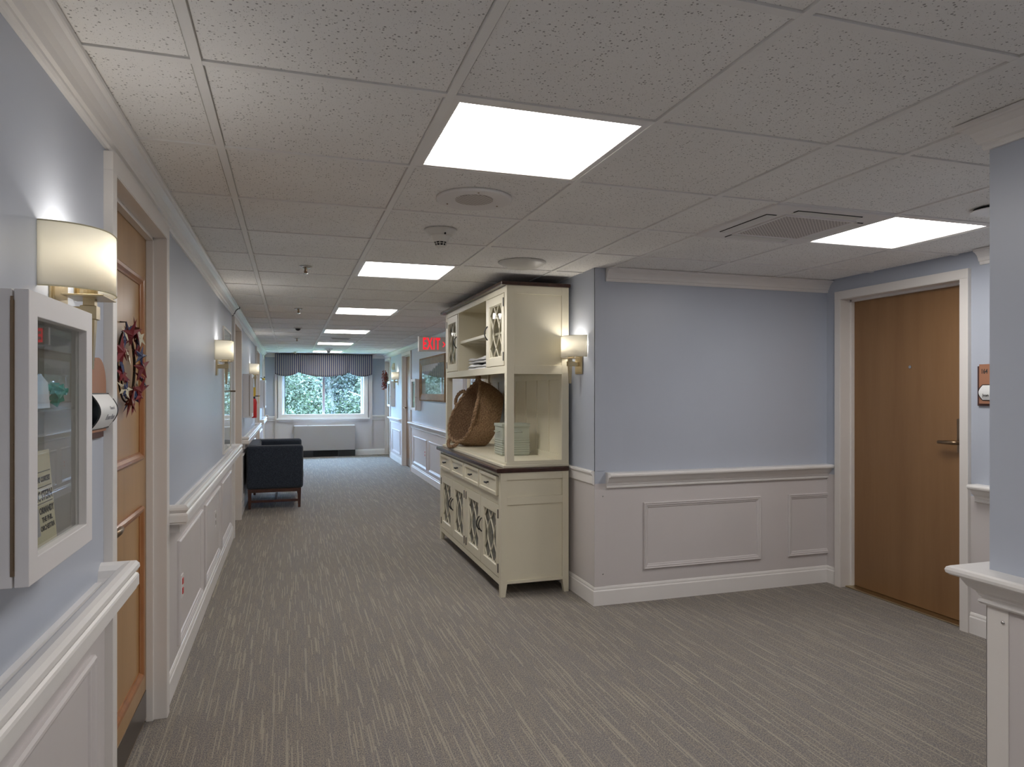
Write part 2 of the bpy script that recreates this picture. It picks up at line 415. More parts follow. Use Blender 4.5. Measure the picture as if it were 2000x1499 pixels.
# ------------------------------------------------------------------ walls
DL = [(2.32, 3.21), (6.98, 7.90), (11.50, 12.55), (14.20, 15.10)]   # left clear openings
DR = [(11.86, 12.75), (14.42, 15.12)]
DD = [(2.99, 3.90)]
DH = 2.02
def wall_seg(name, runs, boxf, ops):
    """boxf(a,b,z0,z1)->adds a box for run a..b"""
    mb = MB(); a0, a1 = runs; cur = a0
    for o0, o1 in ops:
        boxf(mb, cur, o0, 0, CE + .1); boxf(mb, o0, o1, DH, CE + .1); cur = o1
    boxf(mb, cur, a1, 0, CE + .1)
    return mb
wall_left = struct(mk('wall_left', wall_seg('l', (YB, YE), lambda m_, a, b_, z0, z1: m_.box(XL - .14, XL, a, b_, z0, z1), DL), 'wall_blue'))
wall_right = struct(mk('wall_right', wall_seg('r', (YJ, YE), lambda m_, a, b_, z0, z1: m_.box(XR, XR + .14, a, b_, z0, z1), DR), 'wall_blue'))
mb = MB(); mb.box(XC, XC + .14, YN, YJ, 0, CE + .1); mb.box(XC, XR + .14, YJ - .001, YJ + .1 - .1, 0, CE + .1)
wall_corner = struct(mk('wall_corner', B(XC, XC + .2, YN, YJ, 0, CE + .1), 'wall_blue'))
wall_niche = struct(mk('wall_niche', B(XC + .2, XD + .14, YN, YN + .14, 0, CE + .1), 'wall_blue'))
wall_door = struct(mk('wall_door', wall_seg('d', (YP, YN), lambda m_, a, b_, z0, z1: m_.box(XD, XD + .14, a, b_, z0, z1), DD), 'wall_blue'))
wall_pillar = struct(mk('wall_pillar', B(XP, XD + .14, YB, YP, 0, CE + .1), 'wall_blue'))
wall_back = struct(mk('wall_back', B(XL - .14, XP, YB - .14, YB, 0, CE + .1), 'wall_blue'))
mb = MB(); mb.box(XL - .42, XL - .36, YB - .42, YE + .22, 0, CE + .12); mb.box(XD + .36, XD + .42, YB - .42, YE + .22, 0, CE + .12)
mb.box(XL - .36, XD + .36, YB - .42, YB - .36, 0, CE + .12); mb.box(XR + .14, XD + .36, YE + .16, YE + .22, 0, CE + .12); mb.box(XL - .36, XL - .14, YE + .16, YE + .22, 0, CE + .12)
sky_block_shell = struct(mk('sky_block_shell', mb, 'wainscot_grey'))  # unseen outer shell added to block sky light leaking in round the doors
WX0, WX1, WZ0, WZ1 = -.15, 1.52, .835, 1.98
mb = MB(); mb.box(XL - .14, WX0, YE, YE + .22, 0, CE + .1); mb.box(WX1, XR + .14, YE, YE + .22, 0, CE + .1)
mb.box(WX0, WX1, YE, YE + .22, 0, WZ0); mb.box(WX0, WX1, YE, YE + .22, WZ1, CE + .1)
wall_end = struct(mk('wall_end', mb, 'wall_blue'))

trims = {k: sempty('trim_%d' % (i + 3)) for i, k in enumerate(['wall_left', 'wall_right', 'wall_corner', 'wall_niche', 'wall_door', 'wall_pillar', 'wall_end'])}
# wainscot skins, rails, crown, base, panel mouldings (parts of the walls)
def runs_between(a0, a1, ops, pad):
    out = []; cur = a0
    for o0, o1 in ops:
        if o0 - pad > cur: out.append((cur, o0 - pad))
        cur = o1 + pad
    if a1 > cur: out.append((cur, a1))
    return out
CW = .05
def wains(parent, segs, mp, zt=.78):
    for a, b_ in segs:
        m_ = MB(); m_.poly([(a, 0), (b_, 0), (b_, zt), (a, zt)], mp, -.001, .003); mk('wainscot', m_, 'wainscot_grey', parent)
def panels(parent, lst, mp, z0=.205, z1=.645):
    for a, b_ in lst:
        m_ = MB(); m_.pframe(a, b_, z0, z1, PANEL, lambda u, v, h: mp(u, v, h + .0025)); mk('panel_moulding', m_, 'wainscot_grey', parent)
# left
segL = runs_between(YB, YE, DL, CW)
wains(wall_left, segL, mpL)
nb = 1
def baseb(name, runs):
    e = sempty(name)
    for (p0, p1, n, m0, m1) in runs: mk('board', MB().sweep(BASE, p0, p1, n, m0, m1), 'trim_white', e)
baseb('baseboard_left', [((XL, a), (XL, b_), (1, 0), 0, 0) for a, b_ in segL])
for a, b_ in segL:
    dp = .097; ra, rb = a + .006 + dp, b_ - .006 - dp
    hr = MB().sweep(HAND, (XL, ra), (XL, rb), (1, 0), 1, 1); hr.sweep(HAND, (XL, ra), (XL + .0005, ra), (0, -1), 0, 1); hr.sweep(HAND, (XL, rb), (XL + .0005, rb), (0, 1), 0, 1)
    mk('handrail', hr, 'trim_white', trims['wall_left'])
    # brackets tucked under the rail
    m_ = MB(); k = a + .12
    while k < b_ - .05: m_.box(XL, XL + .05, k - .012, k + .012, .745, .80); k += .9
    mk('rail_bracket', m_, 'trim_white', trims['wall_left'], bev=.004)
mk('crown_moulding', MB().sweep(CROWN, (XL, YB), (XL, YE), (1, 0), 0, -1), 'trim_white', trims['wall_left'])
panels(wall_left, [(-1.2, -.1), (0.05, 1.0), (1.12, 2.13), (3.62, 4.55), (4.70, 5.66), (5.80, 6.72), (8.2, 9.3), (9.45, 10.4), (10.5, 11.3), (12.8, 13.4), (13.5, 14.0)], mpL, .16, .66)
gap = mk('joint_cover', MB().sweep([(d * 1.06 + .001, z - .003 if z < CE else z) for d, z in CROWN], (XL, 6.93), (XL, 6.965), (1, 0)), 'black_metal', trims['wall_left'])
# right far
segR = runs_between(YJ, YE, DR, CW)
wains(wall_right, segR, mpR)
baseb('baseboard_right', [((XR, a), (XR, b_), (-1, 0), 0, 0) for a, b_ in segR])
for a, b_ in segR:
    mk('chair_rail', MB().sweep(CHAIR, (XR, a + .005), (XR, b_ - .005), (-1, 0)), 'trim_white', trims['wall_right'])
mk('crown_moulding', MB().sweep(CROWN, (XR, YJ), (XR, YE), (-1, 0), 0, -1), 'trim_white', trims['wall_right'])
panels(wall_right, [(6.7, 7.7), (7.85, 8.9), (9.1, 10.21), (10.41, 11.56), (13.05, 14.07)], mpR, .17, .625)
# corner piece
wains(wall_corner, [(YN, YJ)], mpC)
baseb('baseboard_corner', [((XC, YN), (XC, YJ), (-1, 0), 1, 0)])
mk('chair_rail', MB().sweep(FLATR, (XC, YN + .004), (XC, YJ), (-1, 0), 0, 0), 'trim_white', trims['wall_corner'])
# niche
wains(wall_niche, [(XC, XD)], mpN)
baseb('baseboard_niche', [((XC, YN), (XD, YN), (0, -1), 1, -1), ((XD, YN), (XD, DD[0][1] + CW), (-1, 0), -1, 0), ((XD, YP), (XD, DD[0][0] - CW), (-1, 0), 0, 0)])
mk('chair_rail', MB().sweep(CHAIR, (XC + .075, YN), (XD, YN), (0, -1), 0, 0), 'trim_white', trims['wall_niche'])
mk('crown_moulding', MB().sweep(CROWN, (XC + .075, YN), (XD, YN), (0, -1), 0, 0), 'trim_white', trims['wall_niche'])
panels(wall_niche, [(2.205, 3.118), (3.348, XD + .04)], mpN, .207, .645)
# door wall
wains(wall_door, [(YP, DD[0][0] - CW), (DD[0][1] + CW, YN)], mpD)
mk('chair_rail', MB().sweep(CHAIR, (XD, YP), (XD, DD[0][0] - CW - .035), (-1, 0)), 'trim_white', trims['wall_door'])
mk('crown_moulding', MB().sweep(CROWN, (XD, YP), (XD, DD[0][0] - CW - .06), (-1, 0)), 'trim_white', trims['wall_door'])
# pillar (two faces, mitred round the corner)
wains(wall_pillar, [(YB, YP)], mpP)
mk('wainscot', B(XP, XD, YP - .001, YP + .003, 0, .78), 'wainscot_grey', wall_pillar)
for nm, pr in (('chair_rail', CHAIR), ('crown_moulding', CROWN)):
    mk(nm, MB().sweep(pr, (XP, YB), (XP, YP), (-1, 0), 0, 1), 'trim_white', trims['wall_pillar'])
    mk(nm, MB().sweep(pr, (XP, YP), (XD, YP), (0, 1), 1, 0), 'trim_white', trims['wall_pillar'])
baseb('baseboard_pillar', [((XP, YB), (XP, YP), (-1, 0), 0, 1), ((XP, YP), (XD, YP), (0, 1), 1, 0)])
panels(wall_pillar, [(-.9, .2), (.35, 1.2)], mpP)
baseb('baseboard_back', [((XL, YB), (XP, YB), (0, 1), -1, -1)])
# corner guards
def guard(parent, cx, cy, sx, sy, z0, z1, wd=.045):
    m_ = MB(); t = .0045
    m_.box(cx - sx * t, cx + sx * wd if False else cx, 0, 0, 0, 0) if False else None
    return m_
cg = MB(); cg.box(XC - .006, XC, YN - .006, YN + .055, .12, .765); cg.box(XC - .006, XC + .072, YN - .007, YN - .003, .12, .74)
tag_g = mk('corner_guard', cg, 'wainscot_grey', wall_corner, bev=.001)
for zz in (.20, .70):
    mk('screw', MB().cyl((XC + .052, YN - .0065, zz), (XC + .052, YN - .0100, zz), .005, n=10), 'chrome', tag_g, smooth=True)
cg = MB(); cg.box(XC - .004, XC, YN - .004, YN + .05, .862, CE); cg.box(XC - .004, XC + .072, YN - .004, YN, .862, CE)
mk('corner_guard', cg, 'wall_blue', wall_corner, bev=.001)
cg = MB(); cg.box(XP - .006, XP - .0025, YP - .06, YP + .006, .12, .752); cg.box(XP - .006, XP + .05, YP + .0025, YP + .006, .12, .752)
gp = mk('corner_guard', cg, 'frame_white', wall_pillar, bev=.001)
for zz in (.22, .71): mk('screw', MB().cyl((XP - .006, YP - .045, zz), (XP - .009, YP - .045, zz), .005, n=10), 'chrome', gp, smooth=True)

# end wall: boxed centre section, crown, rails
ez = sempty('trim_1', (0, YE, 0))
mb = MB(); mb.box(-.30, WX0 - .10, YE - .035, YE, 0, CE); mb.box(WX1 + .10, 1.70, YE - .035, YE, 0, CE)
mb.box(WX0 - .10, WX1 + .10, YE - .035, YE, 0, .79); mb.box(WX0 - .10, WX1 + .10, YE - .035, YE, WZ1 + .05, CE)
mk('board', mb, 'wainscot_grey', ez)
for a, b_ in ((XL, -.30), (1.70, XR)):
    wains(wall_end, [(a, b_)], mpE)
    mk('crown_moulding', MB().sweep(CROWN, (a, YE), (b_, YE), (0, -1), -1 if a == XL else 0, -1 if b_ == XR else 0), 'trim_white', trims['wall_end'])
    mk('chair_rail', MB().sweep(CHAIR, (a, YE), (b_, YE), (0, -1), 0, 0), 'trim_white', trims['wall_end'])
baseb('baseboard_end', [((XL, YE), (-.30, YE), (0, -1), -1, 0), ((1.70, YE), (XR, YE), (0, -1), 0, -1), ((-.30, YE - .035), (1.70, YE - .035), (0, -1), 0, 0)])

# ------------------------------------------------------------------ ceiling: tiles, tees
ceiling = sempty('ceiling', (0, 0, CE))
mk('backing', B(XL - .45, XD + .45, YB - .45, YE + .22, CE + .12, CE + .16), 'dark_void', ceiling)  # unseen sheet added above the tiles to keep sky light out
cols = [XL + .02, -.213, .409, 1.031, 1.653, 1.964, 2.586, 3.208, XD]
rows = [1.198 + .61 * k for k in range(-8, 23)] + [YE]
rows[0] = YB
lights = [(2, k) for k in (-7, -3, 1, 5, 9, 13, 17, 21)]      # column .409-1.031
lights.append((6, 2)); cass = (5, 2)
tile_cache = {}; tee = MB(); tee2 = MB()
def cell_ok(x0, x1, y0, y1):
    cx, cy = (x0 + x1) / 2, (y0 + y1) / 2
    if cy < YP: return cx < XP
    if cy < YN: return True
    if cy < YJ: return cx < XC
    return cx < XR
def clipx(y0, y1):
    cy = (y0 + y1) / 2
    if cy < YP - .05: return XP
    if cy < YN: return XD
    if cy < YJ: return XC
    return XR
for j in range(len(rows) - 1):
    ki = j - 8
    y0, y1 = rows[j], rows[j + 1]
    for i in range(len(cols) - 1):
        if (i, ki) in lights or (i, ki) == cass: continue
        if i >= 5:
            if y1 <= YP or y0 >= YN: continue
            parts_y = [(max(y0, YP - .1), min(y1, YN + .1))]
        else: parts_y = [(y0, y1)]
        for a, b_ in parts_y:
            x0, x1 = cols[i], cols[i + 1]
            if i == 4 and y1 > YJ: x1 = XR
            if x1 - x0 < .03: continue
            key = (round(x1 - x0, 3), round(b_ - a, 3))
            if key not in tile_cache:
                hw, hd = (x1 - x0) / 2 - .004, (b_ - a) / 2 - .004; e = .012
                tm = MB(); tm.box(-hw, hw, -hd, hd, .010, .022)
                tm.add([(-hw + e, -hd + e, .003), (hw - e, -hd + e, .003), (hw - e, hd - e, .003), (-hw + e, hd - e, .003),
                        (-hw + e, -hd + e, .012), (hw - e, -hd + e, .012), (hw - e, hd - e, .012), (-hw + e, hd - e, .012)],
                       [(0, 3, 2, 1), (0, 1, 5, 4), (1, 2, 6, 5), (2, 3, 7, 6), (3, 0, 4, 7)])
                me = bpy.data.meshes.new('ceiling_tile'); me.from_pydata(tm.v, [], tm.f); me.materials.append(M['ceiling_tile']); tile_cache[key] = me
            o = bpy.data.objects.new('tile', tile_cache[key]); C.objects.link(o); o.parent = ceiling; o.location = ((x0 + x1) / 2, (a + b_) / 2, 0)
# tees
def tee_y(x, a, b_): mk('main_tee', B(x - .012, x + .012, a, b_, CE - .002, CE + .012), 'tee_white', ceiling)
def tee_x(y, a, b_): mk('cross_tee', B(a, b_, y - .0115, y + .0115, CE - .0012, CE + .011), 'tee_white', ceiling)
for x in cols[1:4]: tee_y(x, YB, YE)
tee_y(cols[4], YB, YE); tee_y(cols[5], YP, YN)
for x in cols[6:8]: tee_y(x, YP, YN)
for y in rows[1:-1]:
    xe = clipx(y, y)
    tee_x(y, XL, xe)

# ------------------------------------------------------------------ ceiling lights
def troffer(label, cx, cy):
    t = thing('ceiling_light', label, 'light', (cx, cy, CE), 'flat panel lights in the ceiling')
    return t
t0 = thing('ceiling_light', 'large flat square light panel nearest overhead, in front of the round speaker grille', 'light', (.72, rows[9] + .305, CE), 'flat panel lights in the ceiling')
m_ = MB(); m_.pframe(-.298, .298, -.292, .292, [(0, 0), (0, .012), (.02, .012), (.028, .002), (.028, 0)], lambda u, v, h: (.72 + u, rows[9] + .305 + v, CE + .012 - h))
mk('frame', m_, 'trim_white', t0); mk('diffuser', B(.72 - .272, .72 + .272, rows[9] + .305 - .266, rows[9] + .305 + .266, CE + .004, CE + .009), 'panel_light', t0)
mk('housing', B(.72 - .298, .72 + .298, rows[9] + .305 - .292, rows[9] + .305 + .292, CE + .010, CE + .06), 'tee_white', t0)
LN = {5: 'flat square light panel second from the camera, beyond the smoke detector', 9: 'flat light panel third along the corridor ceiling', 13: 'flat light panel fourth along the corridor ceiling, before the slot vent',
      17: 'narrow-looking light panel fifth along the corridor, behind the ceiling speaker', 21: 'farthest light panel, just in front of the striped valance'}
for k in (5, 9, 13, 17, 21): dup(t0, (.72, rows[8 + k] + .305, CE), 0, LN[k])
dup(t0, (.72, rows[5] + .305, CE), 0, 'unseen light panel added just behind the viewpoint for illumination')  # unseen panel added behind the camera to light the corridor
dup(t0, (.72, rows[1] + .305, CE), 0, 'unseen light panel added farthest behind the viewpoint for more light')  # second unseen panel, added as a further light source
dup(t0, (2.897, rows[10] + .305, CE), 0, 'flat square light panel over the side niche, next to the ceiling air unit')

# ceiling cassette
cy = rows[10] + .305; cx = 2.275
cs = thing('air_conditioner', 'white ceiling cassette air unit with square perforated grille beside niche light', 'air conditioner', (cx, cy, CE))
mk('panel', B(cx - .33, cx + .30, cy - .31, cy + .31, CE - .010, CE + .02), 'speaker_grey', cs, bev=.004)
m_ = MB(); m_.pframe(cx - .195, cx + .195, cy - .195, cy + .195, [(0, 0), (0, .006), (.012, .006), (.016, 0)], lambda u, v, h: (u, v, CE - .010 - h)); mk('grille_frame', m_, 'speaker_grey', cs)
mk('grille', B(cx - .18, cx + .18, cy - .18, cy + .18, CE - .0125, CE - .009), 'grille_grey', cs)
for a in range(4):
    rt = Matrix.Rotation(a * math.pi / 2, 3, 'Z')
    def bb(x0, x1, y0, y1, z0, z1, m_):
        vs = B(x0, x1, y0, y1, z0, z1).v; q = [rt @ Vector(v) for v in vs]
        m_.add([(cx - .012 + p.x, cy + p.y, p.z) for p in q], B(0, 1, 0, 1, 0, 1).f)
    m_ = MB(); bb(-.17, .17, .215, .262, CE - .0135, CE - .010, m_); mk('louvre', m_, 'plastic_white', cs)
    m_ = MB(); bb(-.172, .172, .262, .266, CE - .0125, CE - .0095, m_); bb(-.174, -.168, .213, .266, CE - .0125, CE - .0095, m_); bb(.168, .176, .235, .266, CE - .0125, CE - .0095, m_)
    mk('louvre_gap', m_, 'dark_void', cs)

# speaker, smoke detectors, dome, sprinklers
def speaker(name, label, x, y, r=.155):
    t = thing(name, label, 'speaker', (x, y, CE))
    mk('bezel', MB().lathe([(0, -.004), (r * .52, -.004), (r * .60, -.009), (r * .95, -.010), (r, -.006), (r, .002)], (x, y, CE), 48), 'speaker_grey', t, smooth=True)
    mk('grille', MB().lathe([(0, -.0065), (r * .50, -.0065), (r * .50, -.003)], (x, y, CE), 40), 'grille_grey', t)
    for a in (.4, 2.5, 4.6):
        mk('screw', MB().cyl((x + r * .78 * math.cos(a), y + r * .78 * math.sin(a), CE - .009), (x + r * .78 * math.cos(a), y + r * .78 * math.sin(a), CE - .0115), .004, n=8), 'bronze', t)
speaker('ceiling_speaker', 'round white ceiling speaker with grey mesh centre behind nearest light panel', .72, 2.745)
speaker('ceiling_speaker', 'small round speaker plate on the far corridor ceiling', .72, 11.15, .13)
def smoke(label, x, y):
    t = thing('smoke_detector', label, 'smoke detector', (x, y, CE))
    mk('base', MB().lathe([(0, -.030), (.048, -.030), (.060, -.026), (.080, -.006), (.080, 0)], (x, y, CE), 40), 'plastic_white', t, smooth=False)
    mk('housing', MB().lathe([(0, -.060), (.034, -.060), (.046, -.034), (.050, -.028)], (x, y, CE), 36), 'plastic_white', t)
    mk('chamber', MB().lathe([(0, -.0755), (.021, -.0755), (.031, -.060)], (x, y, CE), 24), 'dark_void', t)
    for i in range(10):
        a = i * math.pi / 5
        mk('cage_bar', MB().tube([(x + .034 * math.cos(a), y + .034 * math.sin(a), CE - .058), (x + .024 * math.cos(a), y + .024 * math.sin(a), CE - .078)], .0018, 5), 'plastic_white', t)
    mk('cage_ring', MB().tube([(x + .0295 * math.cos(i * math.pi / 12), y + .0295 * math.sin(i * math.pi / 12), CE - .068) for i in range(24)], .0016, 5, True), 'plastic_white', t)
    mk('cap', MB().lathe([(0, -.081), (.025, -.081), (.025, -.077), (0, -.077)], (x, y, CE), 24), 'plastic_white', t)
    mk('indicator', MB().cyl((x + .01, y - .058, CE - .024), (x + .01, y - .060, CE - .030), .005, n=10), 'dark_void', t)
smoke('white smoke detector hanging between the nearest two light panels', .703, 3.33)
smoke('white smoke detector far along the ceiling before the window valance', .68, 13.15)
tag(mk('ceiling_dome', MB().lathe([(0, -.042), (.05, -.040), (.095, -.031), (.13, -.014), (.147, -.004), (.147, 0)], (1.357, 4.013, CE), 48), 'plastic_white', smooth=True), 'plain white shallow dome fixture on ceiling above the cream hutch', 'ceiling fixture')
def sprink(label, x, y):
    t = thing('sprinkler', label, 'sprinkler', (x, y, CE), 'fire sprinklers in the corridor ceiling')
    mk('escutcheon', MB().lathe([(0, -.010), (.020, -.010), (.038, -.004), (.040, 0)], (x, y, CE), 28), 'chrome', t, smooth=True)
    mk('body', MB().cyl((x, y, CE - .008), (x, y, CE - .030), .008, n=12).box(x - .010, x + .010, y - .002, y + .002, CE - .044, CE - .028), 'bronze', t)
    mk('deflector', MB().cyl((x, y, CE - .044), (x, y, CE - .047), .016, n=16), 'chrome', t)
for x, y, l in ((.095, 4.566, 'chrome sprinkler head nearest the camera, left of second light panel'), (.078, 6.905, 'chrome sprinkler head second along the corridor ceiling'), (.10, 10.78, 'sprinkler head third along the corridor, beyond the small dome camera'), (.104, 14.4, 'farthest sprinkler head near the valance')): sprink(l, x, y)
t = thing('dome_camera', 'small dark dome camera on the ceiling between sprinklers', 'camera', (.095, 8.96, CE))
mk('base', MB().lathe([(0, -.014), (.048, -.014), (.052, 0)], (.095, 8.96, CE), 24), 'plastic_white', t)
mk('dome', MB().lathe([(0, -.042), (.018, -.038), (.030, -.026), (.034, -.014)], (.095, 8.96, CE), 24), 'black_metal', t, smooth=True)
t = thing('slot_vent', 'thin dark slot vent in the far corridor ceiling', 'vent', (.72, 10.6, CE))
mk('frame', B(.58, .86, 10.55, 10.66, CE - .008, CE), 'plastic_white', t); mk('slot', B(.60, .84, 10.575, 10.635, CE - .0095, CE - .006), 'dark_void', t)
t = thing('sprinkler_cover', 'flat round sprinkler cover disc on niche ceiling by right pillar', 'sprinkler cover', (2.90, 2.20, CE))
mk('disc', MB().cyl((2.90, 2.20, CE - .010), (2.90, 2.20, CE - .014), .09, n=36), 'trim_white', t); mk('gap', MB().cyl((2.90, 2.20, CE), (2.90, 2.20, CE - .010), .080, n=30), 'dark_void', t)

# ------------------------------------------------------------------ doors
def door(num, xw, s, y0, y1, recess, leafmat, style, handle_side, zt=DH):
    """xw wall plane, s=+1 faces +x; clear opening y0..y1"""
    d = sempty('door_%d' % num, (xw, (y0 + y1) / 2, 0))
    xf = xw + s * .025; xl = xw - s * recess
    fr = MB()
    for (a, b_) in ((y0 - CW, y0), (y1, y1 + CW)):
        fr.box(xf, xw - s * .001, a, b_, 0, zt)
    fr.box(xf, xw - s * .001, y0 - CW, y1 + CW, zt, zt + .055)
    # jambs with a stop step
    for (a, sg) in ((y0, 1), (y1, -1)):
        fr.box(xf - s * .001, xw - s * .12, a - sg * .004, a + sg * .004, 0, zt)
        fr.box(xw - s * (recess - .028), xl, a, a + sg * .016, 0, zt)
    fr.box(xf - s * .001, xw - s * .12, y0, y1, zt - .004, zt - .0005)
    fr.box(xw - s * (recess - .028), xl, y0, y1, zt - .018, zt)
    mk('frame', fr, 'frame_white', d, bev=.002)
    g = .004
    leaf = mk('leaf', B(xl, xl - s * .045, y0 + g, y1 - g, .012, zt - .006), leafmat, d, bev=.001)
    mp = lambda u, v, h: (xl + s * h, u, v)
    if style == 'panel':
        MP = [(0, 0), (0, .009), (.008, .016), (.018, .014), (.028, .006), (.034, .004), (.034, 0)]
        for z0, z1 in ((1.10, 1.83), (.225, .915)):
            m_ = MB(); m_.pframe(y0 + .12, y1 - .12, z0, z1, MP, mp); mk('panel_moulding', m_, 'oak_mould', leaf)
        m_ = MB(); m_.poly([(y0 + .01, .02), (y1 - .01, .02), (y1 - .01, .135), (y0 + .01, .135)], mp, 0, .002); kp = mk('kick_plate', m_, 'kick_steel', leaf)
    else:
        m_ = MB(); m_.poly([(y0 + .01, .02), (y1 - .01, .02), (y1 - .01, .15), (y0 + .01, .15)], mp, 0, .002)
        if style == 'kick': mk('kick_plate', m_, 'bronze', leaf)
    if style == 'oak':
        mk('peephole', MB().cyl(mp((y0 + y1) / 2 - .02, 1.53, 0), mp((y0 + y1) / 2 - .02, 1.53, .006), .010, n=16), 'chrome', leaf, smooth=False)
    hy = y0 + .075 if handle_side < 0 else y1 - .075; hs = 1 if handle_side < 0 else -1
    zc = .93 if style == 'panel' else 1.07
    m_ = MB(); m_.poly([(hy - .035, zc - .06), (hy + .035, zc - .06), (hy + .035, zc + .14), (hy - .035, zc + .14)], mp, 0, .004); lk = mk('lock_plate', m_, 'bronze', leaf, bev=.001)
    m_ = MB().tube([mp(hy, zc, 0), mp(hy, zc, .045), mp(hy + hs * .02, zc, .055), mp(hy + hs * .06, zc, .056), mp(hy + hs * .12, zc - .002, .050)], [.010, .012, .013, .012, .010], 10); mk('lever', m_, 'bronze', leaf, smooth=True)
    m_ = MB().cyl(mp(hy, zc + .085, .004), mp(hy, zc + .085, .010), .014, n=18); mk('lock_cylinder', m_, 'brass', leaf)
    return d, leaf
door(1, XL, 1, *DL[0], .055, 'maple_door', 'panel', -1)
door(2, XL, 1, *DL[1], .08, 'maple_door', 'kick', -1)
door(3, XL, 1, *DL[2], .08, 'maple_door', 'kick', -1)
door(4, XL, 1, *DL[3], .08, 'maple_door', 'kick', -1)
door(5, XR, -1, *DR[0], .06, 'oak_door', 'kick', 1)
door(6, XR, -1, *DR[1], .06, 'oak_door', 'kick', 1)
door(7, XD, -1, *DD[0], .09, 'oak_door', 'oak', -1, 2.02)
struct(mk('trim_2', B(XD + .02, XD + .13, DD[0][0], DD[0][1], 0, .010), 'brass', bev=.003))

# ------------------------------------------------------------------ window
win = sempty('window_1', ((WX0 + WX1) / 2, YE, WZ0))
m_ = MB(); m_.pframe(WX0 - .085, WX1 + .085, WZ0 - .03, WZ1 + .05, [(0, 0), (0, .016), (.07, .016), (.085, .010), (.085, 0)], lambda u, v, h: (u, YE - .035 - h, v)); mk('casing', m_, 'trim_white', win)
m_ = MB(); m_.pframe(WX0, WX1, WZ0, WZ1, [(0, 0), (0, .19), (.006, .19), (.006, 0)], lambda u, v, h: (u, YE + .155 - h, v)); mk('reveal', m_, 'window_frame', win)
m_ = MB(); m_.pframe(WX0 + .005, WX1 - .005, WZ0 + .005, WZ1 - .005, [(0, 0), (0, .035), (.035, .035), (.045, .022), (.045, 0)], lambda u, v, h: (u, YE + .155 - h, v)); mk('sash', m_, 'window_frame', win)
mk('mullion', B(.662, .714, YE + .10, YE + .15, WZ0 + .04, WZ1), 'mullion_brown', win, bev=.003)
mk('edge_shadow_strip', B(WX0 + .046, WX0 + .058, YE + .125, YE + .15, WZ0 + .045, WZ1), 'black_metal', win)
for a, b_ in ((WX0 + .05, .665), (.705, WX1 - .05)): mk('pane', B(a, b_, YE + .135, YE + .140, WZ0 + .045, WZ1 - .04), 'window_glass', win)
m_ = MB().box(WX0 - .12, WX1 + .12, YE - .10, YE + .01, .772, .806); mk('sill', m_, 'trim_white', win, bev=.006)
mk('apron', B(WX0 - .10, WX1 + .10, YE - .058, YE - .03, .725, .772), 'wainscot_grey', win, bev=.004)

# valance (striped fabric with two pleats and three scallops)
va = thing('valance', 'striped blue and taupe scalloped fabric valance over the end window', 'valance', (.693, YE - .18, 1.7))
nx = 220; x0v, x1v = -.29, 1.68; vs = []; fs = []; uv = []
def vz(x):
    if x < .17: t = (x - (x0v)) / (.17 - x0v); return 1.77 - .085 * math.sin(math.pi * (.12 + .88 * t)) ** .8 if t < 1 else 1.77
    if x < 1.20: t = (x - .17) / 1.03; return 1.775 - .10 * math.sin(math.pi * t) ** .75
    t = (x - 1.20) / (x1v - 1.20); return 1.77 - .085 * math.sin(math.pi * (.88 * t)) ** .8
path = [(x0v, YE - .04)] + [(x0v + (x1v - x0v) * i / nx, None) for i in range(nx + 1)] + [(x1v, YE - .04)]
nzv = 10
for (x, yy) in path:
    yb = YE - .17 if yy is None else yy
    zb = vz(min(max(x, x0v + .001), x1v - .001))
    for k in range(nzv + 1):
        f = k / nzv; z = (CE - .012) * (1 - f) + zb * f
        pl = 0
        for pc in (.17, 1.20): pl += .030 * math.exp(-((x - pc) / (.012 + .02 * f)) ** 2) * (.25 + .75 * f)
        wv = .006 * math.sin(x * 19) * f
        vs.append((x, yb + (pl - wv if yy is None else 0), z)); uv.append((x if yy is None else x + (.13 if x > 1 else -.13), z))
np_ = len(path)
for i in range(np_ - 1):
    for k in range(nzv): a = i * (nzv + 1) + k; fs.append((a, a + 1, a + nzv + 2, a + nzv + 1))
m_ = MB().add(vs, fs); vo = mk('fabric', m_, 'striped_fabric', va, smooth=True)
ul = vo.data.uv_layers.new(name='UVMap')
for lp in vo.data.loops: ul.data[lp.index].uv = uv[lp.vertex_index]
md = vo.modifiers.new('thick', 'SOLIDIFY'); md.thickness = .004
mk('board', B(x0v + .006, x1v - .006, YE - .155, YE - .036, CE - .03, CE - .012), 'dark_void', va)

# heater
ht = thing('wall_heater', 'beige metal under-window heater cover on black feet', 'heater', (.70, YE - .16, 0))
mk('cover', B(.078, 1.322, YE - .24, YE - .036, .135, .648), 'heater_beige', ht, bev=.006)
mk('top_grille', B(.085, 1.315, YE - .235, YE - .04, .648, .656), 'trim_white', ht, bev=.002)
for a, b_ in ((.10, .46), (.97, 1.32)): mk('foot', B(a, b_, YE - .235, YE - .04, 0, .135), 'black_metal', ht)
mk('intake', B(.46, .97, YE - .20, YE - .05, 0, .13), 'dark_void', ht)
mk('knob', MB().cyl((.36, YE - .15, .654), (.36, YE - .15, .668), .016, n=14), 'chrome', ht)

